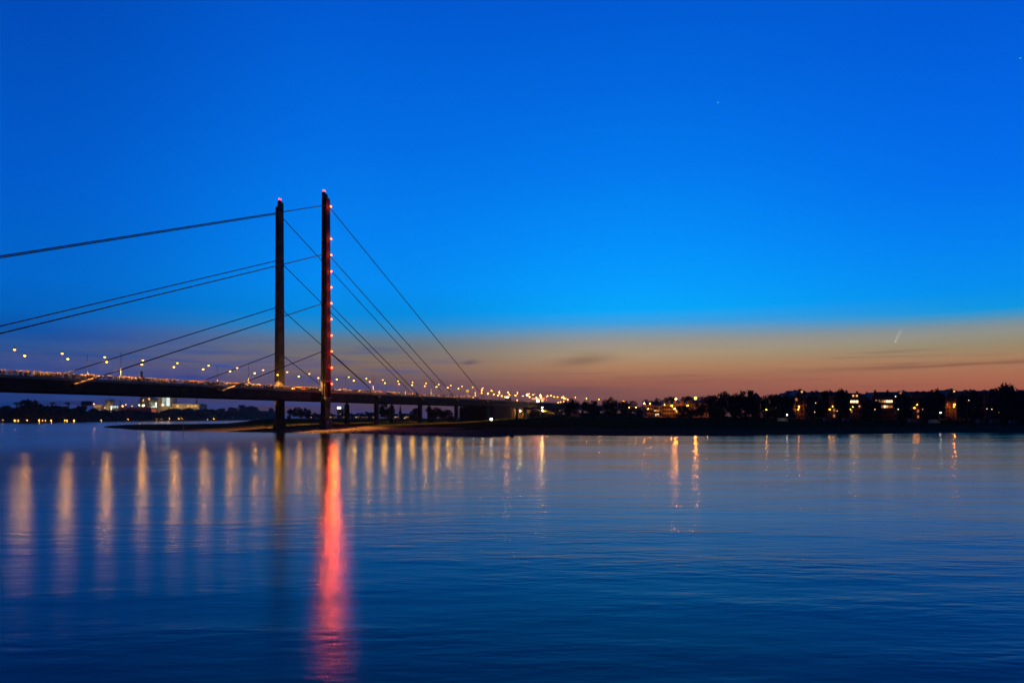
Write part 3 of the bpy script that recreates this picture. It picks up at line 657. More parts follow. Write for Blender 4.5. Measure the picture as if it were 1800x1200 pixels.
# left bank of the bend
row5 = [(-22,712,40),(2,712,30),(22,715,34),(46,707,26),(60,702,30),(72,709,24),(92,714,32),(112,712,30),(126,716,28),(140,711,24),(156,717,30),(172,719,26),(190,721,26),(212,720,30),(236,721,30),(258,721,30),(280,721,28),(304,719,32),(326,717,28),(346,718,26),(364,719,28),(384,717,26),(402,716,26),(416,717,24),(432,711,26),(445,716,20),(460,721,22),(474,717,16),(484,722,20)]
for i, (px, top, wp) in enumerate(row5):
    Y = CAMH*F/(interp(FAR, px)-HOR) + 45 + 25*(i % 3)
    tree(px, top, wp*1.35, Y, f'{look[i%7]} dark tree on the far left shore, {ordn(i)} from the left edge', 'trees on the far left shore', gz=2.4, cset=FARC, lowf=.02)
wd = MB(); rr = random.Random(5)
for _ in range(9000):
    px = rr.uniform(-60, 500); Y0 = CAMH*F/(interp(FAR, px)-HOR); Y = Y0 + rr.uniform(25, 110); hmax = (zat(721, Y) - 2)*(.75 + .25*wob(px*5, 13)); z = 2 + hmax*rr.random()
    p = Vector((xat(px, Y), Y, z)); s = rr.uniform(1.2, 2.4)*Y/1200
    u = Vector((rr.gauss(0,1), rr.gauss(0,1), rr.gauss(0,1))).normalized(); w_ = u.cross(Vector((rr.gauss(0,1), rr.gauss(0,1), rr.gauss(0,1)))).normalized()
    wd.add([p+u*s, p+w_*s*.7, p-u*s, p-w_*s*.7], [(0,1,2,3)])
me = bpy.data.meshes.new('wood'); me.from_pydata(wd.v, [], wd.f); me.materials.append(leaf)
tag(put('undergrowth', me), 'dark undergrowth and scrub along the far left shore', 'undergrowth', kind='stuff')
wd = MB()
for _ in range(9000):
    px = rr.uniform(1245, 1990); Y = rr.uniform(412, 428); hm = 14 + 3*wob(px, 17); z = 6.3 + hm*rr.random()**1.3
    p = Vector((xat(px, Y), Y, z)); s = rr.uniform(.4, .9)
    if any(abs(px-q) < w9 for q, w9 in ((1405,10),(1464,7),(1503,9),(1560,11),(1611,7),(1673,10),(1732,6))): continue
    u = Vector((rr.gauss(0,1), rr.gauss(0,1), rr.gauss(0,1))).normalized(); w_ = u.cross(Vector((rr.gauss(0,1), rr.gauss(0,1), rr.gauss(0,1)))).normalized()
    wd.add([p+u*s, p+w_*s*.7, p-u*s, p-w_*s*.7], [(0,1,2,3)])
me = bpy.data.meshes.new('shrubbery'); me.from_pydata(wd.v, [], wd.f); me.materials.append(leaf)
tag(put('shrubbery', me), 'dark shrubbery between the promenade trees and the houses', 'shrubbery', kind='stuff')

# ------------------------------------------------------------------ houses
def windows(house, xs, zs, y, w_, h, lit=None, default=None, facing=-1):
    for r_, z in enumerate(zs):
        for c_, x in enumerate(xs):
            k = MB()
            for (a, b_, cc, d) in ((-w_/2-.1, -w_/2, 0, h), (w_/2, w_/2+.1, 0, h), (-w_/2-.1, w_/2+.1, -.12, 0), (-w_/2-.1, w_/2+.1, h, h+.1)):
                k.box(x+a, x+b_, y-.1, y+.05, z+cc, z+d)
            k.box(x-.04, x+.04, y-.06, y+.03, z, z+h)
            f = k.build('window', frame_m, house)
            p = MB(); p.box(x-w_/2, x+w_/2, y-.03, y+.02, z, z+h); p.build('pane', (lit or {}).get((r_, c_), default or glass_d), f)
def house(px0, px1, eave, ridge, Y, label, wall_m, depth=11., gable=False, cols=3, rows=4, lit=None, chimney=True, dormers=0, group='houses along the promenade', win=(1.2,1.7)):
    x0, x1 = xat(px0, Y), xat(px1, Y); W = x1-x0; gz = bank_z((x0+x1)/2, Y) - .2; ze = zat(eave, Y)-gz; zr = zat(ridge, Y)-gz
    h = thing('town_house', label, 'house', ((x0+x1)/2, Y, gz), 0, group); a = W/2
    k = MB()
    if gable: k.prism([(-a,0),(a,0),(a,ze),(a*.55,ze+(zr-ze)*.45),(a*.3,zr-.4),(0,zr),(-a*.3,zr-.4),(-a*.55,ze+(zr-ze)*.45),(-a,ze)], 0, .5); k.box(-a, a, .5, depth, 0, ze)
    else: k.box(-a, a, 0, depth, 0, ze)
    wall = k.build('wall', wall_m, h)
    k = MB()
    if gable: k.prism([(-a,ze+.02),(a,ze+.02),(0,zr-.3)], .52, depth)
    else: k.loft([[(-a-.2,-.35,ze),(a+.2,-.35,ze),(a+.2,depth+.3,ze),(-a-.2,depth+.3,ze)],[(-a+.3,depth*.30,zr-.2),(a-.3,depth*.30,zr-.2),(a-.3,depth*.7,zr-.2),(-a+.3,depth*.7,zr-.2)],[(-a+.6,depth*.38,zr),(a-.6,depth*.38,zr),(a-.6,depth*.62,zr),(-a+.6,depth*.62,zr)]])
    rf = k.build('roof', slate, h)
    if chimney:
        k = MB(); k.box(a*.5, a*.5+.9, depth*.45, depth*.45+.9, (zr+ze)/2, zr+1.2); k.build('chimney', brick_m, rf)
    for i in range(dormers):
        x = -a + (i+1)*2*a/(dormers+1); zd = ze+.5
        k = MB(); k.prism([(x-.9,zd),(x+.9,zd),(x+.9,zd+1.5),(x,zd+2.2),(x-.9,zd+1.5)], .3, 3.2); dm = k.build('dormer', wall_m, rf)
        p = MB(); p.box(x-.55, x+.55, .24, .29, zd+.25, zd+1.4); p.build('pane', (lit or {}).get(('d', i), glass_d), dm)
    xs = [-a + (i+.5)*2*a/cols for i in range(cols)]; st = (ze-1.2)/rows; zs = [1.2+st*i for i in range(rows)]
    windows(h, xs, zs, 0, min(win[0], 1.5*a/cols), win[1], lit)
    k = MB(); k.box(-.55, .55, -.06, .03, .1, 2.3); d = k.build('door', mat('door_paint', (.06,.03,.02), .6), h)
    k = MB(); k.box(-a-.1, a+.1, -.25, -.002, ze-.35, ze-.05); k.build('eaves_moulding', frame_m, wall)
    return h
HY = 436.
house(1378,1394,695,690,HY+8,'dark house with slate roof left of the pink gabled house', brick_m, rows=4)
house(1395,1414,697,686.6,HY-6,'narrow pink house with a curved gable beside the slim lamp, left of the two', plaster, gable=True, cols=2, rows=5, lit={(4,0):win_dim})
house(1389,1420,692,686,HY+9,'tall slate-roofed block behind the left pink gabled house', brick_m, rows=4, cols=4, lit={('d',1):win_warm}, dormers=2)
house(1421,1446,694,688.5,HY+4,'dark terrace house right of the left pink gabled house', plaster2, cols=4, lit={(2,2):win_warm}, dormers=2)
house(1447,1470,694,688,HY+4,'dark house behind the promenade lamp with a reddish glow', plaster, cols=3, lit={(1,2):win_dim,(0,2):win_dim}, dormers=2)
house(1471,1493,693,688,HY+6,'dark house hidden behind the tallest tree in the middle', brick_m, cols=3, dormers=1)
house(1494,1519,699,690,HY,'house with a bright lit upper storey and balcony windows', brick_m, cols=5, rows=4, lit={(3,0):win_hot,(3,1):win_hot,(3,2):win_hot,(2,3):win_dim,(1,0):win_dim,('d',0):win_warm,('d',1):win_warm}, dormers=3, win=(1.5,1.5))
house(1520,1533,698,691.5,HY+5,'low-roofed house between the two brightly lit houses', plaster, cols=3, lit={(1,1):win_dim})
house(1532,1549,698,688,HY-3,'gabled house with one warm lit attic window', brick_m, cols=3, rows=4, gable=True, lit={(3,1):win_warm,(3,2):win_dim})
house(1549,1573,698,688,HY,'wide house with two storeys of warm lit windows', brick_m, cols=6, rows=4, lit={(3,0):win_dim,(3,1):win_warm,(3,2):win_hot,(3,3):win_hot,(3,4):win_hot,(2,1):win_hot,(2,2):win_warm,(2,0):win_dim,(2,3):win_dim,(2,4):win_dim}, dormers=2, win=(1.1,1.5))
house(1574,1602,694,688,HY+5,'dark long house right of the warm lit house', plaster2, cols=5, dormers=2, lit={('d',0):win_dim})
house(1603,1660,694,687.5,HY+7,'long dark terrace behind the broad tree cluster', brick_m, cols=8, dormers=4, lit={(0,1):win_dim,(1,1):win_dim})
house(1662,1681,697,686,HY-6,'narrow pink house with a curved gable, right of the two', plaster, gable=True, cols=2, rows=5)
house(1657,1688,691,685,HY+9,'tall slate-roofed block behind the right pink gabled house', brick_m, cols=4, dormers=2, lit={('d',1):win_warm})
house(1689,1722,692,686.5,HY+4,'dark terrace house right of the right pink gabled house', plaster2, cols=5, dormers=2, lit={(2,3):win_warm})
house(1723,1765,692,686,HY+4,'dark terrace house with a reddish doorway glow near the right edge', plaster, cols=6, dormers=3, lit={(1,4):win_dim})
house(1766,1830,692,686,HY+4,'terrace house with a red lit upper row at the right edge', brick_m, cols=8, dormers=3, lit={(3,5):win_dim,(3,6):win_dim,(3,7):win_dim})
# spire tip behind the trees
s_ = thing('turret', 'small pointed slate turret rising behind the promenade trees', 'turret', (xat(1328.5,470),470,6.5))
MB().box(-2.2,2.2,-2.2,2.2,0,14).build('shaft', brick_m, s_); k = MB(); k.lathe([(3.3,13.9),(2.2,15.5),(.1,zat(689.5,470)-6.5)], 8); k.build('spire_roof', slate, s_)
# orange-lit terrace
OY = 500.
for i, (a, b_, e, r_, gab, lab) in enumerate(((1134,1149,711,706.5,False,'low house at the left end of the orange-lit terrace'),(1149,1163,713,709,False,'orange-lit house with large bright ground windows'),(1163,1172,711,704,True,'orange gabled house, first of the stepped gables'),(1172,1181,711,704,True,'orange gabled house, second of the stepped gables'),(1181,1192,711,703,True,'orange gabled house under the left tall street lamp'),(1192,1206,710,703,True,'orange gabled house between the two tall street lamps'),(1206,1220,710,703,True,'orange gabled house under the right tall street lamp'),(1220,1246,708,703,False,'long orange-lit house half hidden by a tree'))):
    lit = {(0,0):win_hot,(0,1):win_hot,(1,0):win_hot,(1,1):win_warm} if i == 1 else ({(1,1):win_warm} if i in (4,5,6) else None)
    house(a, b_, e, r_, OY, lab, plaster2 if i % 2 else plaster, gable=gab, cols=3 if b_-a > 12 else 2, rows=3, lit=lit, group='orange-lit terrace', win=(1.3,1.6))
# far houses on the horizon under the deck
for i, px in enumerate((545,566,583,606,624,640,652)):
    Y = 1500; X = xat(px, Y); h = thing('far_house', f'low far house with lit windows on the horizon, {ordn(i)} from the left', 'house', (X, Y, 4.5), 0, 'far houses on the horizon')
    MB().box(-9,9,0,9,0,6.5).build('wall', plaster2, h); k = MB(); k.prism([(-9.4,6.5),(9.4,6.5),(6,10.5),(-6,10.5)], -.4, 9.4); k.build('roof', slate, h)
    windows(h, [-6.5,-2,2.5,6.8], [3.4], 0, 1.3, 1.4, {(0, R.randrange(4)): win_hot, (0, R.randrange(4)): win_hot, (0, R.randrange(4)): win_warm})
o = thing('office_tower', 'distant block with a glowing white sign on its roof, seen right of the red-lit pylon', 'building', (xat(598,1800),1800,4))
MB().box(-8,8,0,14,0,zat(719,1800)-4).build('wall', plant_d, o); k = MB(); k.box(-7.5,1.5,-.5,0,zat(718.2,1800)-4,zat(714.8,1800)-4); k.build('roof_sign', mat('sign_glow', (0,0,0), emit=(1,.95,.85), strength=5), o)
MB().box(-4,5,3,9,zat(719,1800)-4,zat(717,1800)-4).build('roof_house', plant_d, o)
windows(o, [-5,0,5], [8,13,18], 0, 1.6, 1.6, {(1,1):win_warm})
o = thing('church', 'far church with a tall pointed steeple seen under the deck', 'church', (xat(703.5,1600),1600,4))
MB().box(-3.2,3.2,-3,3,0,15).build('tower', brick_m, o); k = MB(); k.lathe([(4.6,15),(2.6,19),(.15,zat(710.5,1600)-4)], 8); k.build('steeple', slate, o)
MB().box(3.2,24,-4,6,0,9).build('nave', brick_m, o); k = MB(); k.prism([(3.2,9),(24,9),(22,13.5),(3.2,13.5)], -4.3, 6.3); k.build('nave_roof', slate, o)
for i, px in enumerate((694,697,713,716)):
    Y = 1300; h = thing('far_house', f'pale gabled far house beside the steeple, {ordn(i)} from the left', 'house', (xat(px,Y),Y,4.4), 0, 'far houses by the steeple')
    MB().box(-4.5,4.5,0,8,0,6).build('wall', plaster2, h); k = MB(); k.prism([(-4.8,6),(4.8,6),(0,11)], -.2, 8.2); k.build('roof', slate, h); windows(h, [-2,2], [1.2,3.6], 0, 1.2, 1.3, {(i%2,0):win_hot,(1,1):win_warm})

# ------------------------------------------------------------------ viaduct surroundings
def ramp(nm, label, pts, Ys, wid, thick, m, rail=True):
    P = [at(px, py, Y) for (px, py), Y in zip(pts, Ys)]; o = thing(nm, label, 'ramp', (P[0].x, P[0].y, 0))
    def band(off0, off1, z0, z1, name, mm):
        k = MB(); rings = []
        for p in P:
            q = p - Vector((P[0].x, P[0].y, 0)); rings.append([(q.x, q.y+off0, q.z+z0), (q.x, q.y+off1, q.z+z0), (q.x, q.y+off1, q.z+z1), (q.x, q.y+off0, q.z+z1)])
        k.loft(rings); return k.build(name, mm, o)
    band(0, wid, -thick, 0, 'ramp_deck', m); band(-.12, -.003, -.55, .1, 'edge_beam', cornice_m)
    if rail: band(.1, .16, .95, 1.05, 'handrail', pole_m)
    for p in P[1:-1] if len(P) > 2 else []:
        g0 = bank_z(p.x, p.y); k = MB(); k.box(p.x-P[0].x-.45, p.x-P[0].x+.45, p.y-P[0].y+wid/2-.45, p.y-P[0].y+wid/2+.45, g0-1, p.z-thick); k.build('ramp_pier', concrete, o)
    return o
ramp('slip_road', 'slip road ramp sloping down to the right beneath the viaduct', [(905,713),(925,716.5),(950,721),(975,725.5)], [560,545,530,518], 6, 1.0, concrete)
ramp('foot_ramp', 'pale footbridge ramp running down to the right beyond the trees', [(1082,716.2),(1105,718),(1130,720),(1152,722.2),(1160,723)], [470,466,462,458,456], 4, .9, concrete)
o = thing('stairs', 'pale stair flight at the lower end of the footbridge ramp', 'stairs', (0,0,0)); p0, p1 = at(1160,723.2,455), at(1176,731.5,452); o.location = (p0.x, p0.y, 0)
for i in range(12):
    f = i/11; q = p0.lerp(p1, f) - Vector((p0.x,p0.y,0)); MB().box(q.x-.35, q.x+.35, 0, 3, q.z-.3, q.z).build('step', cornice_m, o)
k = MB(); k.tube([(0,-.05,p0.z+.9), (p1.x-p0.x,-.05,p1.z+.9)], .07, 6); k.build('handrail', pole_m, o)
k = MB(); q = p1-p0; k.loft([[(0,.1,p0.z-.9),(0,2.9,p0.z-.9),(0,2.9,p0.z-.31),(0,.1,p0.z-.31)],[(q.x,.1,p1.z-.9),(q.x,2.9,p1.z-.9),(q.x,2.9,p1.z-.31),(q.x,.1,p1.z-.31)]]); k.build('stringer', concrete, o)
Y = 592; x0, x1 = xat(903, Y), xat(988, Y); gz = bank_z((x0+x1)/2, Y) - 4
o = thing('retaining_wall', 'pale lamp-lit retaining wall seen through the viaduct openings', 'wall', ((x0+x1)/2, Y, gz)); tag(o, kind='thing'); hw = (x1-x0)/2; zt = zat(719.5, Y)-gz
MB().box(-hw, hw, 0, .6, 0, zt).build('wall_face', plaster2, o); MB().box(-hw-.2, hw+.2, -.2, .8, zt, zt+.35).build('coping', cornice_m, o)
for i in range(9): x = -hw + (i+.5)*2*hw/9; MB().box(x-.3, x+.3, -.3, -.003, 0, zt-.01).build('buttress', concrete, o)
van('white box truck with a red sign on its roof below the round tree', Vector((xat(1013.5,462),462,bank_z(xat(1013.5,462),462))), 0, 6.4, 2.7, red_paint)
o = thing('tram_stop', 'tram stop shelter edged with red neon on the bridge approach', 'shelter', bw(268,13,DZ-.12), ANG - math.pi/2 + .35)
for x in (-4.4,-1.5,1.5,4.4): MB().box(x-.08,x+.08,-1,-.84,0,3.3).build('post', pole_m, o)
MB().box(-5,5,-1.6,1.6,3.3,3.6).build('roof', dark_metal, o); MB().box(-5.05,5.05,-1.75,-1.61,3.2,3.75).build('neon_edge', redneon, o)
MB().box(-1.4,.6,-.8,-.7,.6,2.6).build('light_panel', mat('panel_glow', (0,0,0), emit=(1,.82,.6), strength=10), o)
MB().box(2.2,4.2,-.8,-.7,1.2,2.6).build('poster_panel', mat('poster_glow', (0,0,0), emit=(1,.35,.1), strength=3), o)
k = MB(); k.tube([(-3.2,0,3.6),(-3.2,0,7.4)], .09, 6); k.build('mast', pole_m, o); MB().box(-3.4,-3.0,-.2,.2,7.4,7.7).build('beacon', redneon, o)
v = van('work van with a glowing amber beacon on the bridge approach', bw(199,6.,DZ-.12), ANG, 5.6, 2.4, body=mat('orange_van', (.35,.12,.03), .5), cat='van', nm='work_van')
k = MB(); k.lathe([(.1,2.42),(.42,2.5),(.42,2.9),(.1,3.0)], 10, (-.5,0,0)); k.build('amber_beacon', amber_glow, v, True)
k = MB(); k.lathe([(.1,2.42),(.3,2.5),(.3,2.9),(.1,3.0)], 10, (-2.2,0,0)); k.build('amber_beacon', amber_glow, v, True)
o = thing('traffic_sign', 'small lit yellow sign panel on a post above the bridge railing', 'sign', bw(134.5,2.6,DZ-.12), 0)
MB().tube([(0,0,0),(0,0,6)], .08, 6).build('post', pole_m, o); MB().box(-.85,.85,-.12,-.02,4.3,5.7).build('panel', mat('yellow_sign', (.6,.45,.05), emit=(1,.62,.05), strength=.75), o)
yard_glow = mat('yard_lamp_glow', (0,0,0), emit=(1,.58,.14), strength=520)
lamp_post(914,721.4,500,'single pale lamp post at the foot of the abutment',yard_glow,.32)
lamp_post(953,715.8,525,'upper yellowish lamp behind the viaduct columns',yard_glow,.34)
lamp_post(953.4,721,520,'lower yellowish lamp behind the viaduct columns',yard_glow,.3)
lamp_post(984,721,480,'thin lamp post left of the round tree',mat('faint_glow',(0,0,0),emit=(1,.6,.2),strength=4),.2)
for i, (px, py) in enumerate(((813.5,724),(817.5,723.8),(821.6,723.7),(826,723.6),(831,723.3),(837,723),(843.3,722.8))):
    lamp_post(px, py, 640-i*12, f'white-yellow lamp in the row of seven under the deck, {ordn(i)} from the left', warm_glow, .36, group='row of seven lamps under the deck')
ROADL = [(847,684.8),(846.5,690),(857.7,691),(864,686.5),(868,692.5),(875.4,694),(877.8,688),(882,695.7),(888,697.5),(893,689),(895.6,693.3),(894,699.4),(906,694.3),(909.6,690.4),(909,702.8),(917,705),(919,695.7),(926.7,692.5),(930,691.8),(931,696.8),(937,693.5),(925.6,706.6),(943,697.5),(950,693.5),(949,694.5),(951.5,698.3),(962.6,695.6),(968.5,694.7),(974.8,697),(980.5,697.5),(987.7,698.4),(990,696.6),(992.3,699.3),(995,700),(998,701.5),(991,705.3),(986,706.4),(981,707.5),(975,708.7),(1011.5,698),(1031,699.6),(1053,701.5),(1076,703),(1096,705)]
ROADL.sort(); optic_r = down_light('road_lamp_light', 15000)
for i, (px, py) in enumerate(ROADL):
    u = 6.3 if (py < 695.5) else 24.
    if px > 1005: u = 10.
    B = PN + TR*u; q = (px-900)/F; tt = (q*B.y - B.x)/(AX.x - q*AX.y); P = B + AX*tt; z = zat(py, P.y)
    o = thing('road_lamp', f'small warm street lamp on the bridge approach, {ordn(i)} from the left', 'lamp', (P.x, P.y, DZ-.12), ANG, 'street lamps on the bridge approach'); hh = max(1.2, z-DZ)
    MB().tube([(0,0,0),(0,0,hh-.2)], [.1,.06], 6).build('pole', pole_m, o, True)
    MB().lathe([(.05,hh+.3),(.4,hh+.2),(.42,hh+.12)], 8).build('lamp_head', dark_metal, o)
    if i % 2 == 0: put('lamp_light', optic_r, o, (0,0,hh-.35))
    MB().lathe([(.05,hh-.2),(.28,hh+.1)], 6).build('lens', road_glow, o, True)
# strong lamps on the orange terrace and the promenade
lamp_post(1188.3,700,478,'tall orange street lamp before the terrace, the left of two',orange_glow,.5,group='tall orange street lamps')
lamp_post(1222.8,698.5,470,'tall orange street lamp before the terrace, the right of two',orange_glow,.55,group='tall orange street lamps')
for i, (px, py, r_) in enumerate(((1106,715.2,.36),(1118,715.2,.36),(1132.5,708.6,.36),(1139,718.5,.2),(1143,708.8,.2),(1181,712.5,.36),(1185.6,717.6,.36),(1208.6,712.4,.24),(1243.5,719.3,.34),(1168,711,.2))):
    lamp_post(px, py, 492 if px > 1125 else 486, f'small warm street lamp near the orange-lit terrace, {ordn(i)} from the left', orange_glow if px > 1130 else warm_glow, r_*.75, group='small lamps by the terrace')
orange_small = mat('orange_small_glow', (0,0,0), emit=(1,.22,.008), strength=270); warm_small = mat('warm_small_glow', (0,0,0), emit=(1,.38,.02), strength=110); white_small = mat('white_small_glow', (0,0,0), emit=(1,.62,.3), strength=14)
prom = [(1322,722,.28,0),(1347.4,719.4,.34,1),(1353,722.5,.22,0),(1404.6,714,.36,0),(1403.6,719,.26,0),(1458.3,719,.4,1),(1463.5,713.5,.26,0),(1432,723.6,.2,2),(1472,721.8,.2,2),(1494.6,719,.4,1),(1499,714.7,.26,0),(1510,713,.2,2),(1538,718.7,.2,2),(1579,718.4,.32,2),(1607.3,716.4,.4,1),(1612.4,711,.3,0),(1622,719,.16,2),(1678,710,.4,0),(1677.4,714.6,.28,0),(1701.5,719.4,.3,0),(1735,718,.2,2),(1743.5,718.8,.2,2),(1703,703,.22,2),(1574.3,696.2,.3,2),(1434,707.5,.22,2)]
prom.sort()
for i, (px, py, r_, k_) in enumerate(prom):
    lamp_post(px, py, 426.5 if k_ == 0 or px in (1458.3,1494.6,1607.3) else 398, f'glowing {("reddish","yellow","whitish")[k_]} promenade lamp, {ordn(i)} from the left of that row', (orange_small, warm_small, white_small)[k_], r_*.55)
# white spotlights and parked trailers on the meadow edge
for px, py, wh in ((1383.5,728,'below the left pink gabled house'),(1653.3,724.5,'below the right pink gabled house')):
    Y = 372; lamp_post(px, py, Y, f'white floodlight on a short stand {wh}', white_glow, .34, group='floodlights on the bank'); 
    P = at(px-3, 0, Y); van(f'pale floodlit trailer {wh}', Vector((P.x, Y+4, bank_z(P.x, Y+4))), 0, 5.2, 2.3, cat='trailer', nm='parked_trailer')
for i, px in enumerate((1457,1490,1606,1726,1750,1783)):
    Y = 385; X = xat(px, Y); van(f'grey box trailer parked along the promenade hedge, {ordn(i)} from the left', Vector((X, Y, bank_z(X, Y))), 0, 5.4, 2.6, body=canvas, cat='trailer', nm='parked_trailer')
# hedges along the promenade
for i, (a, b_) in enumerate(((1318,1362),(1425,1452),(1452,1480),(1484,1520),(1590,1625),(1660,1692),(1712,1738),(1741,1790))):
    Y = 401; x0, x1 = xat(a, Y), xat(b_, Y); h = MB(); rr = random.Random(i); gz = bank_z((x0+x1)/2, Y)
    for _ in range(int((x1-x0)*70)):
        p = Vector((rr.uniform(0, x1-x0), rr.uniform(-.7,.7), rr.uniform(0, 1.9))); s = rr.uniform(.12,.26)
        u = Vector((rr.gauss(0,1), rr.gauss(0,1), rr.gauss(0,1))).normalized(); w_ = u.cross(Vector((rr.gauss(0,1), rr.gauss(0,1), rr.gauss(0,1)))).normalized()
        h.add([p+u*s, p+w_*s*.7, p-u*s, p-w_*s*.7], [(0,1,2,3)])
    me = bpy.data.meshes.new('hedge'); me.from_pydata(h.v, [], h.f); me.materials.append(hedge_m)
    tag(put('hedge', me, None, (x0, Y, gz)), f'lamp-lit clipped hedge on the promenade, {ordn(i)} from the left', 'hedge', 'promenade hedges')
# thin white mast on the ramp
o = thing('signal_mast', 'thin white pointed mast at the head of the footbridge ramp', 'mast', (xat(1086,468), 468, 12)); k = MB(); k.tube([(0,0,1),(0,0,8.2)], [.32,.05], 6); k.build('pole', white_body, o)
MB().box(-.6,.6,-.3,.3,.6,1.3).build('foot', concrete, o)
# lantern on the bank
Y = 398; X = xat(863.5, Y); gz = bank_z(X, Y)
o = thing('lantern', 'bright white lantern on a short post standing on the grass below the abutment', 'lantern', (X, Y, gz)); zl = zat(736.6, Y)-gz
MB().tube([(0,0,-.2),(0,0,zl-.6)], .12, 8).build('post', white_body, o); MB().box(-.5,-.0,-.4,.4,0,.6).build('base_box', dark_metal, o)
k = MB(); k.lathe([(.2,-.6),(.6,-.36),(.7,.1),(.5,.5),(.1,.65)], 10, (0,0,zl)); k.build('lamp_globe', mat('lantern_glow', (0,0,0), emit=(1,.88,.7), strength=16), o, True)
# people on the bank
for px, Y, wh in ((507,312,'by the foot of the far pylon'),(521,316,'on the lit sand between the pylons'),(553,325,'on the lit grass left of the near pylon')):
    X = xat(px, Y); tag(put('person', R.choice(PM), None, (X, Y, bank_z(X, Y)-.03), R.uniform(0,6)), f'lone person standing {wh}', 'person')
# buoy and marker poles
Y = 226; o = thing('buoy', 'small dark channel buoy with a stick mast floating off the bank', 'buoy', (xat(900.3,Y), Y, 0))
k = MB(); k.lathe([(.2,-.5),(.75,-.2),(.8,.3),(.35,.8),(.12,1.0)], 12); k.build('float', dark_metal, o, True); k = MB(); k.tube([(0,0,.9),(0,0,2.1)], .07, 6); k.tube([(-.3,0,1.9),(.3,0,1.9)], .05, 5); k.build('mast', dark_metal, o)
k = MB(); k.lathe([(.05,2.1),(.22,2.2),(.05,2.55)], 8); k.build('topmark', mat('buoy_green', (.03,.12,.06), .6), o)
for px, by, ty, lab in ((204.2,751.2,727.5,'tall thin marker pole standing off the tip of the gravel bar'),(216.5,748.2,729,'thin marker pole on the tip of the gravel bar'),(322,757.6,728.5,'thin marker pole standing at the edge of the gravel bar')):
    Y = CAMH*F/(by-HOR); o = thing('marker_pole', lab, 'pole', (xat(px,Y), Y, 0)); k = MB(); k.tube([(0,0,-1),(0,0,zat(ty,Y))], [.13,.09], 6); k.build('pole', dark_metal, o)
    MB().box(-.35,.35,-.03,.03,zat(ty,Y)-.9,zat(ty,Y)-.3).build('mark_board', dark_metal, o)
# small lights on the far left shore
for i, px in enumerate((5,26,32.4,47.5,68.5,74.8,80.5,90,113.4,118,130,178,224,275.5,284,298,314,320,365,376,453)):
    Y = CAMH*F/(interp(FAR, px)-HOR) + 12
    lamp_post(px, 738.4 if px < 200 else 736.6-.004*(px-200), Y, f'tiny warm light low on the far left shore, {ordn(i)} from the left edge', warm_small, .4 if i % 3 == 1 else .24, gz=1.2, group='lights on the far left shore')

# ------------------------------------------------------------------ power station on the far bank
PY = 2150.; KS = PY/1500.
def blk(o, name, px0, px1, ytop, ybot, y0, depth, m):
    bx = o.location; return MB().box(xat(px0,PY)-bx.x, xat(px1,PY)-bx.x, y0, y0+depth, zat(ybot,PY)-bx.z, zat(ytop,PY)-bx.z).build(name, m, o)
o = thing('storage_silo', 'pale round storage silo lit from the side, left of the power station', 'silo', (xat(193.6,PY), PY, 4))
rS = 7.7/F*PY; zt = zat(702,PY)-4
k = MB(); k.lathe([(rS,0),(rS,zt*.5),(rS,zt-1)], 28); k.build('shell', plant_m, o, True); k = MB(); k.lathe([(rS*1.02,zt-1),(rS*1.02,zt),(rS*.3,zt+1.6)], 28); k.build('roof', plant_d, o)
k = MB(); k.tube([(rS*.75,-rS*.75,0),(rS*.75,-rS*.75,zt)], .5, 6); k.build('ladder', plant_d, o)
def pw(o, px): return xat(px, PY+o.location.y-PY) - o.location.x
def pz(o, py, dy=0.): return zat(py, o.location.y+dy) - o.location.z
def pbox(o, name, px0, px1, ytop, ybot, y0, y1, m, parent=None):
    return MB().box(pw(o,px0), pw(o,px1), y0, y1, pz(o,ybot), pz(o,ytop)).build(name, m, parent or o)
o = thing('pump_house', 'low dark hall with a row of white lit windows beside the silo', 'building', (xat(202,PY-45), PY-45, 4))
MB().box(pw(o,194.5), pw(o,209), 0, 26, 0, pz(o,712.6)).build('wall', plant_d, o); pbox(o,'roof',194.2,209.3,711.8,712.6,-.6,26.6,plant_d)
door_g = mat('white_door_glow',(0,0,0),emit=(.9,1,.95),strength=2.2)
for i, xa in enumerate((194.9,197.4,200,202.6,206)): pbox(o,'window',xa,xa+(1.5 if i else 1.4),713.2,716.6 if i else 720,-.3,-.03,win_cool if i else door_g)
o = thing('power_station', 'large floodlit power station with glass stair tower and stepped boiler halls', 'power station', (xat(270,PY), PY, 4))
pbox(o,'boiler_hall',242,262,699.8,726,10,60,plant_m); pbox(o,'boiler_hall',262,278,701.5,726,16,60,plant_d); pbox(o,'upper_house',246,258,697.4,699.8,20,50,plant_d)
for i, xa in enumerate((243.5,247,250.5,254,257.5)): pbox(o,'pipe_rack',xa,xa+.7,701,717,6,9.8,plant_d)
for ya in (702.5,706.5,710.5): pbox(o,'gallery',242,278,ya,ya+.8,5.2,9.9,plant_d)
gt = pbox(o,'glass_tower',278,300,698.4,726,0,40,plant_m); pbox(o,'tower_house',284.5,291,695,698.4,4,20,plant_d)
cool_dim = mat('lit_window_cool_dim',(0,0,0),emit=(.62,.9,.85),strength=.55)
for r_, (ya, yb_) in enumerate(((699,702),(702.4,705.4),(705.9,709),(709.5,713))):
    for c_, (xa, xb) in enumerate(((285.3,288.4),(288.9,291.2),(292.8,295.4),(295.8,298.4))):
        if (r_, c_) in ((2,1),(3,0)): continue
        pbox(o,'pane',xa,xb,ya,yb_,-.8,-.05,win_cool if c_ > 1 else cool_dim,gt)
mh = pbox(o,'machine_hall',266,278,703,722,-8,9,mat('machine_hall_wall',(.2,.2,.18),.8))
strip_g = mat('white_strip_glow',(0,0,0),emit=(.95,1,.9),strength=2.)
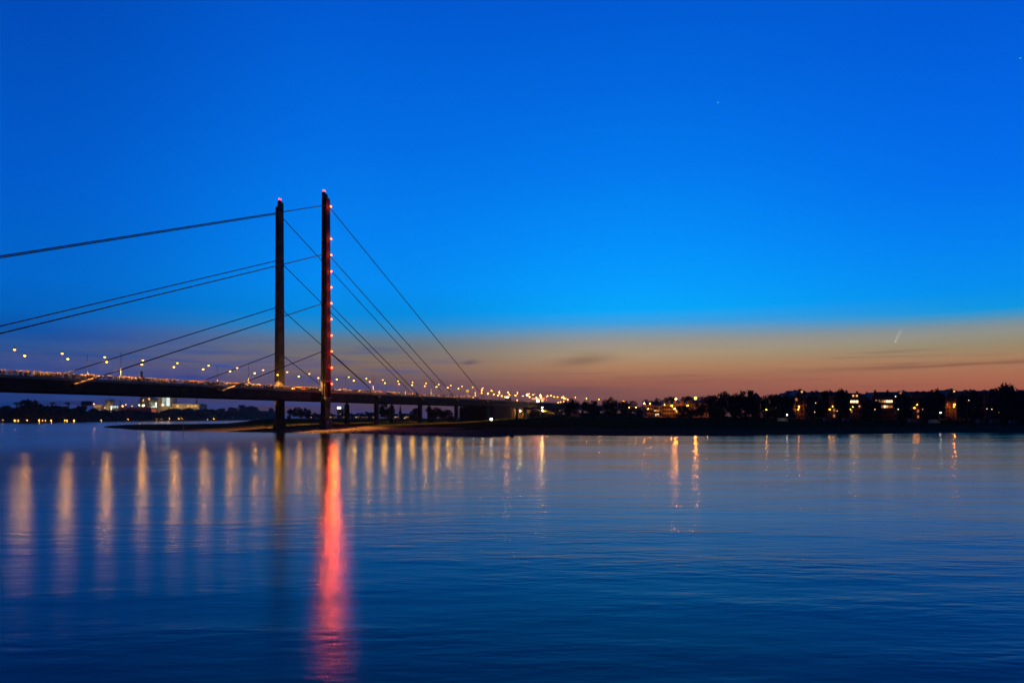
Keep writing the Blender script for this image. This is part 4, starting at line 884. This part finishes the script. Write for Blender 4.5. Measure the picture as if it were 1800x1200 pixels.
for (xa, ya, wd_, hh, m_) in ((268.6,708,1.6,3,cool_dim),(272,713,2.6,3,win_cool),(276,707,1.5,9,strip_g),(268,714.5,2.2,3,win_cool),(272.6,708.5,2,2.4,cool_dim),(270.6,711.5,1.2,6,cool_dim)): pbox(o,'window',xa,xa+wd_,ya,ya+hh,-8.8,-8.1,m_,mh)
ts_ = pbox(o,'turbine_hall',300,349,709.8,724,4,60,plant_m); pbox(o,'turbine_roof',300,344,708.8,709.8,3,62,plant_d)
for (xa, wd_, m_) in ((305,2.5,win_dim),(309.5,3.4,win_warm),(315,2.5,win_dim),(321,2,win_dim),(328,3,win_warm),(332,2.4,win_dim),(335,2.2,win_warm),(341,3.6,win_warm),(346.5,1.5,win_dim)): pbox(o,'window',xa,xa+wd_,712.2,714.6,3,3.95,m_,ts_)
k = MB(); k.tube([(pw(o,226),-4,pz(o,714.5)),(pw(o,244),4,pz(o,705.5))], 1.3, 6); k.build('conveyor', plant_m, o)
for px, top, rad in ((240,652,3.7),(337.4,684,2.3)):
    k = MB(); x = pw(o,px); zt = pz(o,top); k.lathe([(rad*1.15,0),(rad,zt*.6),(rad*.92,zt)], 14, (x,30,0)); ch = k.build('chimney', plant_m, o, True)
    if top < 660:
        for j in range(3): z = zt-6-10*j; MB().lathe([(rad*1.03,0),(rad*1.03,5)], 14, (x,30,z)).build('red_band', redbrick, ch)
        MB().lathe([(rad*1.08,0),(rad*1.08,1)], 14, (x,30,zt)).build('rim', plant_d, ch)
for px, top in ((228.8,690),(308.5,698),(320,698),(333,698)):
    k = MB(); x = pw(o,px); k.tube([(x,14,0),(x,14,pz(o,top))], [.6,.3], 5); k.build('antenna_mast', plant_d, o)
o = thing('coal_shed', 'long low red shed in front of the power station', 'shed', (xat(240,PY-70), PY-70, 4)); pbox(o,'wall',212,266,716.8,726,0,30,redbrick); pbox(o,'roof',211.6,266.4,715.6,716.8,-.8,31,plant_d)
o = thing('loading_crane', 'small dark jib crane standing between silo and chimney', 'crane', (xat(211.5,PY-30), PY-30, 4)); pbox(o,'cabin',209.6,213.4,711.5,726,-2,2,plant_d)
zz = pz(o,711.5); k = MB(); k.tube([(2,0,zz),(-1.5,0,zz+13)], 1.2, 5); k.tube([(-1.5,0,zz+13),(2,0,zz+11)], 1., 5); k.build('jib', plant_d, o)
o = thing('fuel_depot', 'small lit depot buildings with bright lamp left of the silo', 'building', (xat(173,PY), PY, 4)); pbox(o,'wall',166,180,711,726,0,20,plant_m); pbox(o,'annex',171,182,715,726,-9,-.1,plant_m)
for xa in (169,172.5,176.5): pbox(o,'window',xa,xa+1.8,713.2,714.8,-9.5,-9.1,win_warm)
flood_o = mat('flood_orange_glow',(0,0,0),emit=(1,.42,.12),strength=60); added_flood = mat('added_flood_glow',(0,0,0),emit=(1,.72,.34),strength=800)
for i, (px, py, r_, dy) in enumerate(((164.6,709.4,1.5,-25),(184,716,.6,-20),(215.5,713,1.0,-80),(221,711,.5,-30),(232,713.5,.5,-76),(244.6,711.4,1.0,-80),(252,703,.5,-8),(262.2,700.3,.7,-8),(286,711,1.5,-28))):
    lamp_post(px, py, PY+dy, f'bright floodlight mast at the power station, {ordn(i)} from the left', flood_o, r_, gz=4, group='floodlights of the power station')
for px, py, dy, r_, lab in ((179,722.6,-60,1.6,'added low side floodlight washing the round silo'),(310,723.6,-55,1.5,'left added low floodlight washing the long turbine hall'),(336,723.6,-55,1.5,'right added low floodlight washing the long turbine hall'),(252,712.4,-36,1.0,'added low floodlight washing the boiler halls'),(289,723.2,-60,1.5,'added low floodlight washing the glass tower')):  # floodlights added to brighten the plant walls, mostly hidden behind trees
    lamp_post(px, py, PY+dy, lab, added_flood, r_, gz=4, group='floodlights of the power station')
# conveyor gantry far left
GY = 1340.; o = thing('conveyor_gantry', 'long dark lattice conveyor gantry above the trees at the far left', 'gantry', (xat(70,GY), GY, 4))
x0, x1 = xat(-30,GY)-o.location.x, xat(158,GY)-o.location.x; z0, z1 = zat(709.8,GY)-4, zat(705.3,GY)-4
MB().box(x0,x1,-1.5,1.5,z0-.5,z0).build('bottom_chord', plant_d, o); MB().box(x0,x1,-1.2,1.2,z1-.3,z1).build('top_chord', plant_d, o)
k = MB(); nseg = 60
for i in range(nseg):
    xa = x0+(x1-x0)*i/nseg; xb = x0+(x1-x0)*(i+1)/nseg; k.tube([(xa,-1,z0 if i%2 else z1),(xb,-1,z1 if i%2 else z0)], .22, 4)
tag(k.build('lattice', plant_d, o), kind='stuff')
for px in (-10,29,92,120): x = xat(px,GY)-o.location.x; MB().box(x-1,x+1,-1,1,0,z0-.5).build('support_leg', plant_d, o)
for px in (29,93,119): x = xat(px,GY)-o.location.x; MB().box(x-4,x+4,-2,2,z0,z0+3).build('drive_house', plant_d, o)
x = xat(152,GY)-o.location.x; MB().box(x-8,x+12,-4,4,z0-3,z1+.5).build('transfer_tower', plant_d, o)

# ------------------------------------------------------------------ comet and stars
SY = 12000.
def sky_obj(px, py, r_, nm, label, cat, m_):
    o = thing(nm, label, cat, at(px, py, SY)); k = MB(); k.lathe([(.1*r_,-r_),(.8*r_,-.6*r_),(r_,0),(.8*r_,.6*r_),(.1*r_,r_)], 10); k.build('glow', m_, o, True); return o
starm = mat('star_glow', (0,0,0), emit=(.3,.75,1), strength=.8)
sky_obj(1262.5,180.5,9,'star','faint star high in the blue sky right of centre','star',starm)
sky_obj(1793.5,102.5,9,'star','faint star near the upper right edge of the sky','star',starm)
co = sky_obj(1574,600.5,9,'comet','small pale comet with a short tail above the right shore','comet',mat('comet_head_glow',(0,0,0),emit=(1,.92,.75),strength=.9))
tm = bpy.data.materials.new('comet_tail'); tm.use_nodes = True; t = tm.node_tree; t.nodes.clear()
c = N(t,'ShaderNodeTexCoord'); s3 = N(t,'ShaderNodeSeparateXYZ'); t.links.new(c.outputs['Object'], s3.inputs[0])
em = N(t,'ShaderNodeEmission'); em.inputs[0].default_value = (1,.95,.85,1); em.inputs[1].default_value = .75; tr = N(t,'ShaderNodeBsdfTransparent'); mx = N(t,'ShaderNodeMixShader'); out = N(t,'ShaderNodeOutputMaterial')
t.links.new(maprange(t, s3.outputs[2], 0, 250, .16, 0., False), mx.inputs[0]); t.links.new(tr.outputs[0], mx.inputs[1]); t.links.new(em.outputs[0], mx.inputs[2]); t.links.new(mx.outputs[0], out.inputs[0])
k = MB(); k.tube([(0,0,0),(58,0,125),(112,0,255)], [9,24,38], 12, caps=False); k.build('tail', tm, co, True)

# ------------------------------------------------------------------ thin evening air over the river plain
if HAZE:
    hz = bpy.data.materials.new('evening_haze'); hz.use_nodes = True; t = hz.node_tree; t.nodes.clear()
    pv = N(t, 'ShaderNodeVolumePrincipled'); pv.inputs['Color'].default_value = (.92,.94,1,1); pv.inputs['Density'].default_value = HAZE; pv.inputs['Anisotropy'].default_value = .3
    ou = N(t, 'ShaderNodeOutputMaterial'); t.links.new(pv.outputs[0], ou.inputs['Volume'])
    k = MB(); k.box(-4500, 4500, -2600, 3300, -4, 150); tag(k.build('haze', hz), kind='stuff')
